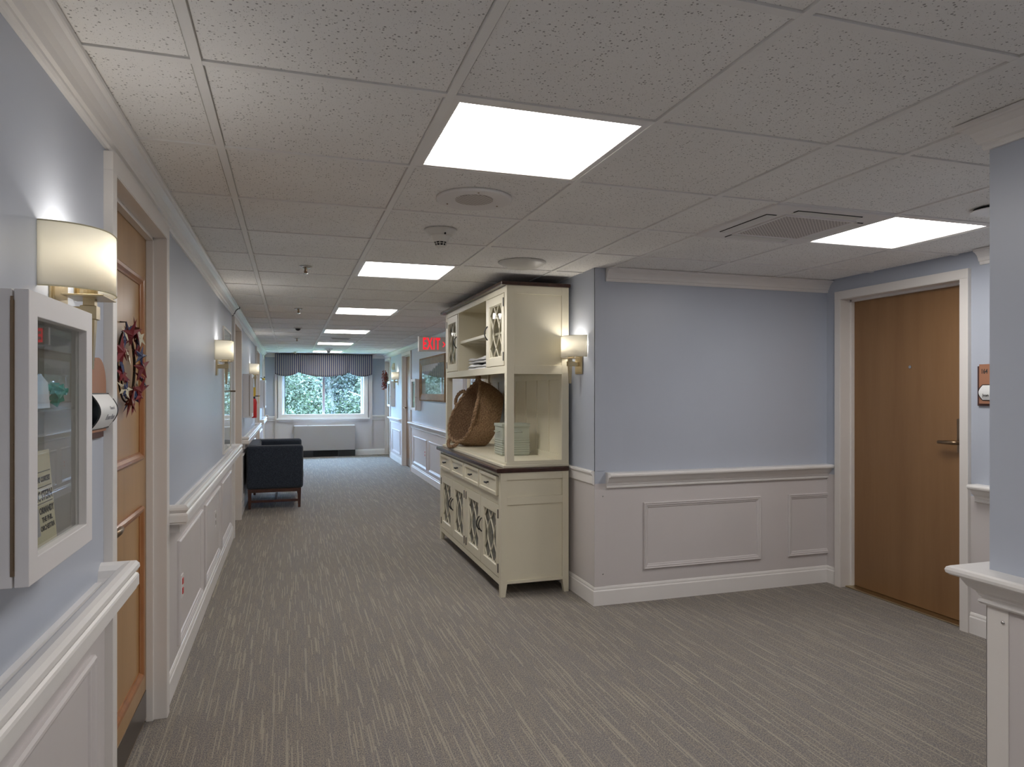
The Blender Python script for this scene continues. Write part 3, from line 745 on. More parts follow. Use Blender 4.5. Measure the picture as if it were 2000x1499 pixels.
# ------------------------------------------------------------------ sconces
def make_sconce(label, loc, rz):
    t = thing('wall_sconce', label, 'lamp', (0, 0, 0), 'brass wall sconces with cream shades')
    # local frame: wall x=0, protrudes +x; z=0 is floor level reference 1.60 (shade bottom)
    mk('backplate', B(0, .010, -.050, .050, -.105, .055), 'brass', t, bev=.002)
    mk('backplate_rim', B(0, .006, -.057, .057, -.112, .062), 'brass', t, bev=.002)
    mk('arm', B(.010, .062, -.014, .014, -.060, -.030), 'brass', t, bev=.002)
    m_ = MB(); sec = [(-.175, .0065), (-.060, .012), (-.058, .017), (-.028, .017), (-.026, .012), (.0, .012)]
    vs = []; fs = []
    for z, r in sec: vs += [(.068 - r, -r, z), (.068 + r, -r, z), (.068 + r, r, z), (.068 - r, r, z)]
    for k in range(len(sec) - 1):
        for c in range(4): d_ = (c + 1) % 4; fs.append((k * 4 + c, k * 4 + d_, k * 4 + 4 + d_, k * 4 + 4 + c))
    fs += [(3, 2, 1, 0), tuple(len(vs) - 4 + c for c in range(4))]
    mk('stem', m_.add(vs, fs), 'brass', t)
    mk('tray', B(.025, .110, -.062, .062, -.010, -.006), 'brass', t, bev=.001)
    mk('candle_cup', MB().cyl((.060, 0, -.006), (.060, 0, .034), .024, n=20), 'brass', t)
    def arc(W, D, z): return [(D * (1 - abs(math.cos(a)) ** 2.4) ** (1 / 2.0), -W * math.cos(a), z) for a in [math.pi * i / 40 for i in range(41)]]
    W, D = .132, .118; vs = []; fs = []
    for z in (0, .142): vs += arc(W, D, z)
    for z in (.142, 0): vs += arc(W - .002, D - .002, z)
    n = 41
    for r in range(4):
        q = (r + 1) % 4
        for i in range(n - 1): fs.append((r * n + i, r * n + i + 1, q * n + i + 1, q * n + i))
    fs += [(0, n, 2 * n, 3 * n), tuple(r * n + n - 1 for r in (3, 2, 1, 0))]
    sh = mk('shade', MB().add(vs, fs), 'lamp_shade', t, smooth=False)
    for p in sh.data.polygons: p.use_smooth = True
    for z in (.001, .141): mk('shade_trim', MB().tube([(x + .0006, y, z) for x, y, _ in arc(W, D, 0)], .0016, 5), 'paper_cream', sh)
    mk('bulb', MB().lathe([(0, .034), (.010, .036), (.013, .045), (.016, .062), (.013, .078), (0, .084)], (.060, 0, 0), 16), 'bulb', t, smooth=True)
    t.location = loc; t.rotation_euler = (0, 0, rz)
    return t
def bulb_light(x, y, z):
    l = bpy.data.lights.new('sconce_glow', 'POINT'); l.energy = SCONCE_W; l.color = (1, .94, .86); l.shadow_soft_size = .022
    o = bpy.data.objects.new('sconce_glow', l); o.location = (x, y, z); C.objects.link(o); return o
ZS = 1.602
s0 = make_sconce('brass wall sconce with cream shade at far left, above white display box', (XL, 1.848, ZS), 0)
SL = [(XL, 5.50, 0, 'brass sconce on left wall between first and second doors'), (XL, 9.95, 0, 'brass sconce on left wall above display box past the settee'),
      (XC - .004, 4.29, math.pi, 'brass sconce on the wall corner right of the cream hutch'), (XR, 13.42, math.pi, 'brass sconce on far right wall between two doors')]
for x, y, rz, l in SL: dup(s0, (x, y, ZS), rz, l)
for x, y, rz in [(XL, 1.848, 0)] + [(a, b_, c) for a, b_, c, _ in SL]: bulb_light(x + .060 * math.cos(rz), y, ZS + .098)

# ------------------------------------------------------------------ memory boxes (shadow boxes)
def make_box(label, cat='display box'):
    """local: wall x=0, protrudes +x, y 0..w (hinge at y=0), z 0..h"""
    t = thing('display_box', label, cat, (0, 0, 0), 'white glazed display boxes on the corridor walls')
    W_, H_, D1, D2 = .392, .505, .070, .022
    m_ = MB(); th = .012
    m_.box(0, D1, 0, th, 0, H_); m_.box(0, D1, W_ - th, W_, 0, H_); m_.box(0, D1, th, W_ - th, 0, th); m_.box(0, D1, th, W_ - th, H_ - th, H_)
    mk('body', m_, 'box_white', t, bev=.001)
    mk('back', B(0, .006, th, W_ - th, th, H_ - th), 'box_inside', t)
    m_ = MB(); xo = D1 + .003
    m_.pframe(0, W_, 0, H_, [(0, 0), (0, D2), (.043, D2), (.043, 0)], lambda u, v, h: (xo + h, u, v)); dr = mk('door', m_, 'box_white', t, bev=.0015)
    mk('pane', B(xo + .004, xo + .007, .043, W_ - .043, .043, H_ - .043), 'glass', dr)
    hg = mk('hinge', MB().box(D1 - .002, D1 + .004, -.002, .001, .02, H_ - .02), 'bronze', t)
    m_ = MB(); z = .03
    while z < H_ - .03: m_.box(D1 - .001, D1 + .003, -.0035, -.0015, z, z + .028); z += .031
    mk('hinge_knuckle', m_, 'bronze', t)
    mk('lock', MB().cyl((xo + .010, W_, H_ * .42), (xo + .010, W_ + .005, H_ * .42), .007, n=12), 'chrome', t)
    return t
b0 = make_box('large white glazed display box at left edge of the picture, under the near sconce')
dup(b0, (XL, 8.50, 1.07), 0, 'white display box on left wall past second door, above the navy settee')
dup(b0, (XL, 13.15, 1.068), 0, 'white display box on left wall farthest along, near end window')
# right wall: mirrored so that the hinge is away from the camera
dup(b0, (XR, 11.325, 1.066), math.pi, 'white display box on right wall beside framed landscape picture')
dup(b0, (XR, 14.22, 1.066), math.pi, 'white display box on far right wall under the far sconce')
b0.location = (XL, 1.362, 1.043)
# handle-like pull on second box side, contents of the near box
bx = XL
poster = thing('poster_card', 'cream concert poster card leaning inside the near display box', 'poster', (bx + .03, 1.46, 1.056))
# card stands on the box floor, leaning: plane spanned by y (u) and up vector
lean = .06
mpP2 = lambda u, v, h: (bx + .068 - v * .03 + h, 1.478 + u - v * .17, 1.056 + v)
m_ = MB(); m_.poly([(0, 0), (.135, 0), (.135, .205), (0, .205)], mpP2, -.002, 0); mk('card', m_, 'paper_cream', poster)
tx = lambda s_, v, sz, sx=1, b_=.0006: text(s_, sz, 'ink', lambda a, c, d: mpP2(.0675 + a, v + c, .0004 + d), poster, bold=b_, depth=.0002, sx=sx)
tx('ISAAC STERN', .118, .026, .80); tx('SYMPHONY CONCERT', .150, .014, .80);
text('ORMANDY', .018, 'ink', lambda a, c, d: mpP2(.090 + a, .090 + c, .0004 + d), poster, depth=.0002, sx=.9, bold=.0005)
text('THE PHIL.', .014, 'ink', lambda a, c, d: mpP2(.090 + a, .072 + c, .0004 + d), poster, depth=.0002, bold=.0004)
text('ORCHESTRA', .014, 'ink', lambda a, c, d: mpP2(.088 + a, .056 + c, .0004 + d), poster, depth=.0002, bold=.0004)
m_ = MB(); m_.poly([(.012, .045), (.045, .045), (.045, .098), (.012, .098)], mpP2, 0, .0006); mk('portrait_patch', m_, 'greyink', poster)
m_ = MB()
for v in (.135, .104, .164): m_.poly([(.006, v), (.129, v), (.129, v + .0015), (.006, v + .0015)], mpP2, 0, .0004)
mk('rule_line', m_, 'ink', poster)
card = thing('greeting_card', 'pale blue card with peaked top standing in the near display box', 'card', (bx + .02, 1.45, 1.27))
m_ = MB(); m_.poly([(1.415, 1.342), (1.575, 1.342), (1.562, 1.392), (1.52, 1.408), (1.475, 1.394), (1.415, 1.390)], lambda u, v, h: (bx + .062 + h, u, v), 0, .003); mk('card', m_, 'card_blue', card)
m_ = MB(); m_.box(bx + .006, bx + .070, 1.376, 1.74, 1.336, 1.340); mk('shelf', m_, 'glass', card)
tl = thing('crystal_ornament', 'teal translucent glass ornaments on the shelf of the near display box', 'ornament', (bx + .03, 1.60, 1.34))
random.seed(3)
for k in range(9):
    c = Vector((bx + .050 + .016 * random.random(), 1.60 + .07 * random.random(), 1.355 + .03 * random.random())); m_ = MB(); r = .010 + .008 * random.random()
    d = [Vector((random.uniform(-1, 1), random.uniform(-1, 1), random.uniform(-1, 1))).normalized() * r for _ in range(3)]
    m_.add([c - d[0], c + d[0], c + d[1], c - d[1] * .6 + d[2], c - d[2]], [(0, 2, 3), (2, 1, 3), (0, 3, 4), (3, 1, 4), (0, 4, 2), (2, 4, 1)]); mk('crystal', m_, 'teal_crystal', tl)

# room sign near left
sg = thing('room_sign', 'brown arched plaque with curved white name holder beside near display box', 'sign', (XL, 2.17, 1.24))
pts = [(2.09, 1.262), (2.256, 1.262), (2.256, 1.39)] + [(2.173 + .083 * math.cos(a), 1.39 + .078 * math.sin(a)) for a in [math.pi * i / 16 for i in range(1, 16)]] + [(2.09, 1.39)]
m_ = MB(); m_.poly(pts, mpL, 0, .010); mk('plaque', m_, 'plaque_brown', sg)
m_ = MB(); m_.poly([(2.10, 1.245), (2.236, 1.245), (2.236, 1.262), (2.10, 1.262)], mpL, 0, .008); mk('plaque_foot', m_, 'plaque_dark', sg)
m_ = MB(); vs = []; fs = []; z0, z1 = 1.272, 1.368; n = 14
def curve_panel(y0, y1, z0, z1, dep, off):
    pts = [];
    for i in range(n + 1):
        f = i / n; zz = z0 + (z1 - z0) * f; pts.append((off + dep * math.sin(math.pi * f), zz))
    return pts
P_ = curve_panel(0, 0, z0, z1, .024, .012); vs = []; fs = []
for (h, z) in P_: vs += [(XL + h, 2.08, z), (XL + h, 2.272, z)]
for i in range(n): fs.append((2 * i, 2 * i + 1, 2 * i + 3, 2 * i + 2))
hold = mk('name_holder', MB().add(vs, fs), 'paper', sg, smooth=True)
for yy in (2.079, 2.272): mk('holder_edge', MB().tube([(XL + h, yy, z) for h, z in P_], .0022, 6), 'black_metal', sg)
for h, z in (P_[0], P_[-1]): mk('holder_edge', MB().tube([(XL + h, 2.08, z), (XL + h, 2.272, z)], .0022, 6), 'black_metal', sg)
def hp(yc, zc): return lambda a, c, d: (XL + .013 + .024 * math.sin(math.pi * (zc + c - z0) / (z1 - z0)) + d, yc - a * -1, zc + c)
text('Eleanor Burns', .022, 'greyink', hp(2.205, 1.302), sg, depth=.0003, sx=.75)
text('Home of', .013, 'greyink', hp(2.21, 1.328), sg, depth=.0003)
# back of holder
mk('holder_back', B(XL + .010, XL + .013, 2.08, 2.272, z0, z1), 'black_metal', sg)

# wreath of stars on door 1
wr = thing('star_wreath', 'wreath of red, navy and cream metal stars on the near left door', 'wreath', (XL - .03, 2.735, 1.463))
xw = XL - .055; RW = .126; cyw, czw = 2.735, 1.463
for r_, dx in ((RW, .020), (RW - .012, .026)):
    mk('wire_ring', MB().tube([(xw + dx, cyw + r_ * math.cos(i * math.pi / 24), czw + r_ * math.sin(i * math.pi / 24)) for i in range(48)], .003, 6, True), 'twig', wr)
def star(c, r, rot, tilt, mat):
    m_ = MB(); vs = []; c = Vector(c)
    rm = Matrix.Rotation(tilt[0], 3, 'Y') @ Matrix.Rotation(tilt[1], 3, 'Z')
    for i in range(10):
        a = rot + i * math.pi / 5; rr = r if i % 2 == 0 else r * .36; vs.append(c + rm @ Vector((0, rr * math.cos(a), rr * math.sin(a))))
    vs.append(c + rm @ Vector((r * .18, 0, 0))); vs.append(c + rm @ Vector((-r * .03, 0, 0)))
    fs = [(i, (i + 1) % 10, 10) for i in range(10)] + [((i + 1) % 10, i, 11) for i in range(10)]
    mk('star', m_.add(vs, fs), mat, wr)
random.seed(11); mats = ['star_red', 'star_cream', 'star_blue', 'star_red']
for k in range(36):
    a = 2 * math.pi * k / 36 + random.uniform(-.08, .08); r_ = RW + random.uniform(-.018, .018)
    star((xw + .03 + random.uniform(-.004, .018), cyw + r_ * math.cos(a), czw + r_ * math.sin(a)), (.036 if k % 4 else .058) * random.uniform(.85, 1.15), random.uniform(0, 6), (random.uniform(-.5, .5), random.uniform(-.5, .5)), mats[k % 4])
mk('hook', MB().tube([(xw, cyw, czw + RW + .03), (xw + .02, cyw, czw + RW + .03), (xw + .022, cyw, czw + RW - .002)], .003, 6), 'twig', wr)

# glossy notice board on left wall, outlets, extinguisher
nbd = thing('notice_board', 'tall glossy glazed notice board on left wall under the second sconce', 'board', (XL, 6.3, .86))
m_ = MB(); m_.pframe(5.98, 6.68, .865, 1.90, [(0, 0), (0, .014), (.018, .014), (.018, 0)], mpL); mk('frame', m_, 'frame_white', nbd)
m_ = MB(); m_.poly([(5.99, .875), (6.67, .875), (6.67, 1.89), (5.99, 1.89)], mpL, 0, .004); mk('backing', m_, 'paper', nbd)
m_ = MB(); m_.poly([(5.99, .875), (6.67, .875), (6.67, 1.89), (5.99, 1.89)], mpL, .007, .009); mk('pane', m_, 'glass', nbd)
mk('reflected_lever', MB().tube([mpL(6.66, 1.375, .01), mpL(6.66, 1.375, .045), mpL(6.60, 1.375, .05)], .007, 8), 'bronze', nbd, smooth=True)  # lever shape modelled in place of a reflection in the glossy board
def outlet(label, mp, u, v, red, name='power_outlet'):
    t = thing('power_outlet', label, 'outlet', mp(u, v, 0))
    m_ = MB(); m_.poly([(u - .035, v - .057), (u + .035, v - .057), (u + .035, v + .057), (u - .035, v + .057)], mp, .003, .009); mk('plate', m_, 'speaker_grey', t, bev=.002)
    for dz in (-.024, .024):
        m_ = MB(); m_.poly([(u - .016, v + dz - .015), (u + .016, v + dz - .015), (u + .016, v + dz + .015), (u - .016, v + dz + .015)], mp, .008, .012); mk('socket', m_, 'red_paint' if red else 'heater_beige', t, bev=.002)
outlet('wall outlet with red sockets low on left wall past the near door', mpL, 3.76, .41, True)
outlet('plain grey wall outlet in second wainscot panel of left wall', mpL, 5.35, .46, False)
outlet('wall outlet with red sockets on right wall beneath framed picture', mpR, 10.54, .41, True)
fe = thing('fire_extinguisher', 'red fire extinguisher with yellow tag hung on left wall', 'fire extinguisher', (XL + .08, 10.30, 1.0))
mk('cylinder', MB().lathe([(0, 0), (.034, .002), (.036, .015), (.036, .22), (.028, .255), (.014, .27)], (XL + .040, 10.30, 1.0), 24), 'red_paint', fe, smooth=True)
mk('valve', MB().cyl((XL + .040, 10.30, 1.27), (XL + .040, 10.30, 1.30), .013, n=12).box(XL + .05, XL + .11, 10.742, 10.308, 1.30, 1.312), 'black_metal', fe)
mk('tag', B(XL + .10, XL + .103, 10.26, 10.34, 1.20, 1.32), 'yellow_paint', fe)
mk('bracket', B(XL, XL + .025, 10.28, 10.32, 1.05, 1.25), 'chrome', fe)
ys = thing('wall_notice', 'small yellow notice on left wall above the fire extinguisher', 'sign', (XL, 10.55, 1.31))
mk('sheet', B(XL, XL + .05, 10.50, 10.515, 1.30, 1.43), 'yellow_paint', ys); mk('bracket', B(XL, XL + .01, 10.49, 10.53, 1.29, 1.44), 'chrome', ys)
og = thing('bird_figurine', 'small green and gold bird figurine on top of farthest left display box', 'figurine', (XL + .06, 13.3, 1.575))
m_ = MB().lathe([(0, .018), (.02, .022), (.028, .038), (.02, .055), (0, .062)], (XL + .06, 13.3, 1.573 - .018), 14); mk('body', m_, 'yellow_paint', og, smooth=True)
mk('head', MB().lathe([(0, -.014), (.012, -.006), (.012, .006), (0, .014)], (XL + .075, 13.29, 1.628), 12), 'leaf_mid', og, smooth=True)
mk('tail', MB().cyl((XL + .045, 13.31, 1.600), (XL + .01, 13.34, 1.625), .010, .004, 8), 'leaf_mid', og)

# ------------------------------------------------------------------ niche room sign (164..)
s2 = thing('room_sign', 'brown room number plaque reading 164 beside the oak door', 'sign', (XD, 2.80, 1.29))
m_ = MB(); m_.poly([(2.66, 1.293), (2.893, 1.293), (2.893, 1.515), (2.66, 1.515)], mpD, 0, .012); mk('back_board', m_, 'plaque_dark', s2, bev=.001)
m_ = MB(); m_.poly([(2.66, 1.305), (2.877, 1.305), (2.877, 1.525), (2.66, 1.525)], mpD, .012, .020); mk('plaque', m_, 'plaque_brown', s2, bev=.001)
text('164', .036, 'ink', lambda a, c, d: mpD(2.866 - a, 1.484 + c, .0205 + d), s2, align='LEFT', bold=.0008, depth=.0005, sx=.72)
ct = MB(); vs = []; fs = []
for i in range(n + 1):
    f = i / n; z = 1.325 + .085 * f; h = .022 + .010 * math.sin(math.pi * f); e = .018 * math.sin(math.pi * f); vs += [mpD(2.66, z, h), mpD(2.855 + e, z, h)]
for i in range(n): fs.append((2 * i, 2 * i + 1, 2 * i + 3, 2 * i + 2))
mk('name_holder', ct.add(vs, fs), 'paper', s2, smooth=True)
mk('holder_edge', MB().tube([mpD(2.66, 1.325, .021)] + [mpD(2.855 + .018 * math.sin(math.pi * i / n), 1.325 + .085 * i / n, .022 + .010 * math.sin(math.pi * i / n)) for i in range(n + 1)] + [mpD(2.66, 1.41, .021)], .0022, 6), 'black_metal', s2)
text('Jean', .022, 'ink', lambda a, c, d: mpD(2.848 - a, 1.352 + c, .033 + d), s2, align='LEFT', depth=.0005)

# ------------------------------------------------------------------ exit sign
ex = thing('exit_sign', 'hanging exit sign with red letters and arrow left of the cream hutch', 'sign', (1.6, 8.0, 1.9))
YX = 8.0; xa, xb, za, zb = 1.435, 1.775, 1.842, 2.012
mk('panel', B(xa, xb, YX, YX + .045, za, zb), 'exit_face', ex, bev=.004)
mk('edge_strip', B(xa - .006, xa, YX - .003, YX + .048, za - .003, zb + .003), 'trim_white', ex)
mk('mount_arm', B(xb, XR - .002, YX + .008, YX + .038, 1.90, 1.96), 'speaker_grey', ex)
mk('mount_plate', B(XR - .012, XR - .001, YX - .04, YX + .085, 1.86, 2.01), 'speaker_grey', ex)
text('EXIT', .190, 'exit_red', lambda a, c, d: (1.580 + a, YX - .0015 - d, 1.925 + c), ex, bold=.0045, depth=.001, sx=.46, sp=1.2)
m_ = MB(); m_.poly([(1.712, 1.955), (1.724, 1.955), (1.748, 1.925), (1.724, 1.895), (1.712, 1.895), (1.734, 1.925)], lambda u, v, h: (u, YX - h, v), 0, .0025); mk('arrow', m_, 'exit_red', ex)
text('EXIT', .190, 'exit_red', lambda a, c, d: (1.580 - a, YX + .0465 + d, 1.925 + c), ex, bold=.0045, depth=.001, sx=.46, sp=1.2)

# ------------------------------------------------------------------ pictures on the right wall
def picture(label, y0, y1, z0, z1, wd, art, mat='frame_gold'):
    t = thing('framed_picture', label, 'picture', (XR, (y0 + y1) / 2, z0))
    m_ = MB(); m_.pframe(y0, y1, z0, z1, [(0, 0), (0, .026), (wd * .2, .034), (wd * .5, .026), (wd * .8, .018), (wd, .012), (wd, 0)], mpR); mk('frame', m_, mat, t)
    m_ = MB(); m_.poly([(y0 + wd * .8, z0 + wd * .8), (y1 - wd * .8, z0 + wd * .8), (y1 - wd * .8, z1 - wd * .8), (y0 + wd * .8, z1 - wd * .8)], mpR, .002, .007)
    o = mk('print', m_, art, t)
    for v in o.data.vertices: v.co.z -= (z1 - z0) / 2
    o.location.z = (z1 - z0) / 2
    m_ = MB(); m_.poly([(y0 + wd * .8, z0 + wd * .8), (y1 - wd * .8, z0 + wd * .8), (y1 - wd * .8, z1 - wd * .8), (y0 + wd * .8, z1 - wd * .8)], mpR, .009, .011); mk('pane', m_, 'glass', t)
    return t
picture('large gold-framed landscape print with firs on the right wall', 9.02, 10.915, 1.225, 1.885, .11, 'landscape_print')
picture('cream-framed pink print seen through the open side of the hutch', 7.02, 7.80, 1.20, 1.80, .05, 'pink_print', 'hutch_cream')
wc = thing('wall_cabinet', 'tall flat white cabinet on the right wall, seen through the hutch', 'cabinet', (XR, 8.3, .9))
m_ = MB(); m_.poly([(7.95, .92), (8.62, .92), (8.62, 1.70), (7.95, 1.70)], mpR, 0, .03); mk('body', m_, 'box_white', wc, bev=.003)
m_ = MB(); m_.poly([(7.97, .94), (8.60, .94), (8.60, 1.68), (7.97, 1.68)], mpR, .031, .040); mk('door', m_, 'box_white', wc, bev=.003)
# autumn wreath on far right door
aw = thing('autumn_wreath', 'dark red and brown leaf wreath hanging by the farthest right door', 'wreath', (XR - .06, 14.75, 1.6))
random.seed(5); m1 = MB(); m2 = MB()
mk('ring', MB().tube([(XR - .05, 14.75 + .15 * math.cos(i * math.pi / 16), 1.60 + .15 * math.sin(i * math.pi / 16)) for i in range(32)], .02, 6, True), 'twig', aw)
for k in range(240):
    a = random.uniform(0, 6.28); r_ = .15 + random.uniform(-.06, .06); c = Vector((XR - .07 + random.uniform(-.055, .04), 14.75 + r_ * math.cos(a), 1.60 + r_ * math.sin(a)))
    u = Vector((random.uniform(-1, 1), random.uniform(-1, 1), random.uniform(-1, 1))).normalized() * .028; v = u.cross(Vector((random.random(), random.random(), 1))).normalized() * .012
    (m1 if k % 2 else m2).add([c - u, c + v, c + u, c - v], [(0, 1, 2, 3)])
l1 = mk('leaves', m1, 'star_red', aw); l1['kind'] = 'stuff'; l2 = mk('leaves', m2, 'leaf_rust', aw); l2['kind'] = 'stuff'
co = thing('wall_ornament', 'small cream ornament on far right wall above the sconce', 'ornament', (XR, 13.75, 1.82))
mk('plaque', MB().lathe([(0, 0), (.04, 0), (.05, .05), (.03, .12), (0, .14)], (XR - .012, 13.85, 1.80), 12), 'paper_cream', co)

# ------------------------------------------------------------------ settee
st = thing('settee', 'dark navy tweed settee on brown wood frame against left wall', 'sofa', (-.17, 9.12, 0))
X0, X1, Y0, Y1 = -.478, .150, 8.50, 9.74; ZB, ZT = .235, .742
def rbox(name, a, mat, parent, r): return mk(name, B(*a), mat, parent, bev=r)
for (a, b_) in ((Y0, Y0 + .115), (Y1 - .115, Y1)):
    o = rbox('arm', (X0, X1, a, b_, ZB, ZT), 'navy_tweed', st, .035); o.modifiers['bevel'].segments = 4
o = rbox('backrest', (X0, X0 + .125, Y0 + .117, Y1 - .117, ZB, ZT), 'navy_tweed', st, .03); o.modifiers['bevel'].segments = 4
rbox('seat_base', (X0 + .127, X1 - .01, Y0 + .117, Y1 - .117, ZB, .32), 'navy_tweed', st, .01)
ym = (Y0 + Y1) / 2
for (a, b_) in ((Y0 + .12, ym - .003), (ym + .003, Y1 - .12)):
    o = rbox('seat_cushion', (X0 + .13, X1 + .005, a, b_, .322, .455), 'navy_tweed', st, .035); o.modifiers['bevel'].segments = 4
fr = MB(); fr.box(X0 + .02, X1 - .035, Y0 + .02, Y0 + .055, .195, .235); fr.box(X0 + .02, X1 - .035, Y1 - .055, Y1 - .02, .195, .235)
fr.box(X0 + .02, X0 + .055, Y0 + .02, Y1 - .02, .195, .235); fr.box(X1 - .06, X1 - .035, Y0 + .02, Y1 - .02, .195, .235)
mk('base_frame', fr, 'leg_wood', st, bev=.003)
def leg(x, y):
    m_ = MB(); vs = []; q = [(.021, .235), (.014, .008)]
    for r_, z in q: vs += [(x - r_, y - r_, z), (x + r_, y - r_, z), (x + r_, y + r_, z), (x - r_, y + r_, z)]
    m_.add(vs, [(0, 1, 2, 3), (7, 6, 5, 4)] + [(c, (c + 1) % 4, 4 + (c + 1) % 4, 4 + c) for c in range(4)]); o = mk('leg', m_, 'leg_wood', st)
    mk('glide', MB().cyl((x, y, 0), (x, y, .009), .011, n=12), 'chrome', o)
for x in (X0 + .035, X1 - .045):
    for y in (Y0 + .038, Y1 - .038): leg(x, y)
for y in (Y0 + .038, Y1 - .038): mk('stretcher', B(X0 + .04, X1 - .05, y - .011, y + .011, .078, .106), 'leg_wood', st, bev=.002)
mk('stretcher', MB().box(-.17, -.145, Y0 + .04, Y1 - .04, .08, .10), 'leg_wood', st, bev=.002)

# ------------------------------------------------------------------ hutch
HX0, HX1, HY0, HY1 = 1.335, 1.822, 4.395, 6.345
hu = thing('hutch', 'tall cream two-part hutch cabinet with dark wood top and lattice glass doors', 'cabinet', ((HX0 + HX1) / 2, (HY0 + HY1) / 2, 0))
hc = 'hutch_cream'
mpF = lambda x: (lambda u, v, h: (x - h, u, v))       # front faces -x ; u=y v=z
mpS = lambda y: (lambda u, v, h: (u, y - h, v))       # near side faces -y ; u=x
# base carcass: posts/legs, side panels, rails
def taper_leg(x0, x1, y0, y1, dx, dy, name='leg'):
    # straight post to z=.07 then tapering foot
    m_ = MB(); vs = [(x0, y0, .83), (x1, y0, .83), (x1, y1, .83), (x0, y1, .83), (x0, y0, .085), (x1, y0, .085), (x1, y1, .085), (x0, y1, .085)]
    fx0 = x0 + (dx if dx > 0 else 0); fx1 = x1 + (dx if dx < 0 else 0); fy0 = y0 + (dy if dy > 0 else 0); fy1 = y1 + (dy if dy < 0 else 0)
    vs += [(fx0, fy0, 0), (fx1, fy0, 0), (fx1, fy1, 0), (fx0, fy1, 0)]
    fs = [(0, 1, 2, 3), (11, 10, 9, 8)]
    for b_ in (0, 4):
        for c in range(4): fs.append((b_ + c, b_ + (c + 1) % 4, b_ + 4 + (c + 1) % 4, b_ + 4 + c))
    return mk(name, m_.add(vs, fs), hc, hu)
LW = .045
taper_leg(HX0, HX0 + LW, HY0, HY0 + LW, -.012, -.012); taper_leg(HX1 - LW, HX1, HY0, HY0 + LW, .012, -.012)
taper_leg(HX0, HX0 + LW, HY1 - LW, HY1, -.012, .012); taper_leg(HX1 - LW, HX1, HY1 - LW, HY1, .012, .012)
for y, s_ in ((HY0, 1), (HY1, -1)):
    for z0, z1 in ((.085, .105), (.605 + .008, .665), (.78, .829)): mk('side_rail', B(HX0 + LW, HX1 - LW, y + s_ * .001, y + s_ * .03, z0, z1), hc, hu, bev=.001)
    mk('side_panel', B(HX0 + LW, HX1 - LW, y + s_ * .013, y + s_ * .022, .10, .615), hc, hu)
    mk('side_panel', B(HX0 + LW, HX1 - LW, y + s_ * .013, y + s_ * .022, .66, .785), hc, hu)
for z0, z1 in ((.075, .118), (.612, .668), (.804, .829)): mk('front_rail', B(HX0 + .002, HX0 + .03, HY0 + LW, HY1 - LW, z0, z1), hc, hu, bev=.001)
mk('base_board', B(HX0 + .03, HX1, HY0 + LW, HY1 - LW, .085, .10), hc, hu); mk('back_board', B(HX1 - .015, HX1 - .005, HY0 + LW, HY1 - LW, .10, .83), hc, hu)
DY = [HY0 + LW + (HY1 - HY0 - 2 * LW) * i / 4 for i in range(5)]
for i in (1, 2, 3): mk('stile', B(HX0 + .003, HX0 + .03, DY[i] - .012, DY[i] + .012, .668, .804), hc, hu)
mk('stile', B(HX0 + .003, HX0 + .03, DY[2] - .016, DY[2] + .016, .118, .612), hc, hu)
def pull(p0, p1, out, parent, r=.0042):
    p0 = Vector(p0); p1 = Vector(p1); o_ = Vector(out); pts = []
    for i in range(13): f = i / 12; pts.append(p0 + (p1 - p0) * f + o_ * (math.sin(math.pi * f) ** .7))
    return mk('handle', MB().tube(pts, [r * (1.25 - .35 * math.sin(math.pi * i / 12)) for i in range(13)], 8), 'black_metal', parent, smooth=True)
def fret(parent, x, y0, y1, z0, z1):
    """interlaced curved wooden lattice"""
    m_ = MB(); wdt = y1 - y0; nw = 2; lam = (z1 - z0) / 1.5; A = wdt / nw * .5; cz = (z0 + z1) / 2
    for c in range(nw + 1):
        yc = y0 + wdt * c / nw
        for sg_ in (-1, 1):
            prev = None; K = 44; rows_ = []
            for i in range(K + 1):
                z = z0 + (z1 - z0) * i / K; y = yc + sg_ * A * math.cos(math.pi * (z - cz) / lam * 1.0) ** 1
                rows_.append((y, z))
            for (ya, za_), (yb_, zb_) in zip(rows_, rows_[1:]):
                if min(ya, yb_) < y0 or max(ya, yb_) > y1: continue
                m_.add([(x - .004, ya - .0045, za_), (x - .004, ya + .0045, za_), (x - .004, yb_ + .0045, zb_), (x - .004, yb_ - .0045, zb_), (x + .002, ya - .0045, za_), (x + .002, ya + .0045, za_), (x + .002, yb_ + .0045, zb_), (x + .002, yb_ - .0045, zb_)],
                       [(3, 2, 1, 0), (4, 5, 6, 7), (0, 4, 7, 3), (1, 2, 6, 5)])
    return mk('lattice', m_, hc, parent)
def cab_door(xf, y0, y1, z0, z1, sw, hinge_side, hz, curtain=True):
    m_ = MB(); m_.pframe(y0 + .002, y1 - .002, z0, z1, [(0, 0), (0, .020), (sw - .006, .020), (sw - .002, .012), (sw, .012), (sw, 0)], mpF(xf))
    d = mk('door', m_, hc, hu, bev=.001)
    g0, g1, h0, h1 = y0 + sw, y1 - sw, z0 + sw, z1 - sw
    mk('pane', B(xf - .004, xf - .001, g0, g1, h0, h1), 'glass', d)
    fret(d, xf - .008, g0, g1, h0, h1)
    if curtain: mk('curtain', B(xf + .012, xf + .016, g0 - .02, g1 + .02, h0 - .02, h1 + .02), 'door_curtain', d)
    hy_ = y0 + .012 if hinge_side < 0 else y1 - .012; py = y1 - .03 if hinge_side < 0 else y0 + .03
    for zz in (z0 + .06, z1 - .06): mk('hinge', B(xf - .024, xf - .019, hy_ - .006, hy_ + .006, zz - .03, zz + .03), 'black_metal', d)
    pull((xf - .019, py, hz - .05), (xf - .019, py, hz + .05), (-.024, 0, 0), d)
    return d
XFR = HX0 + .020
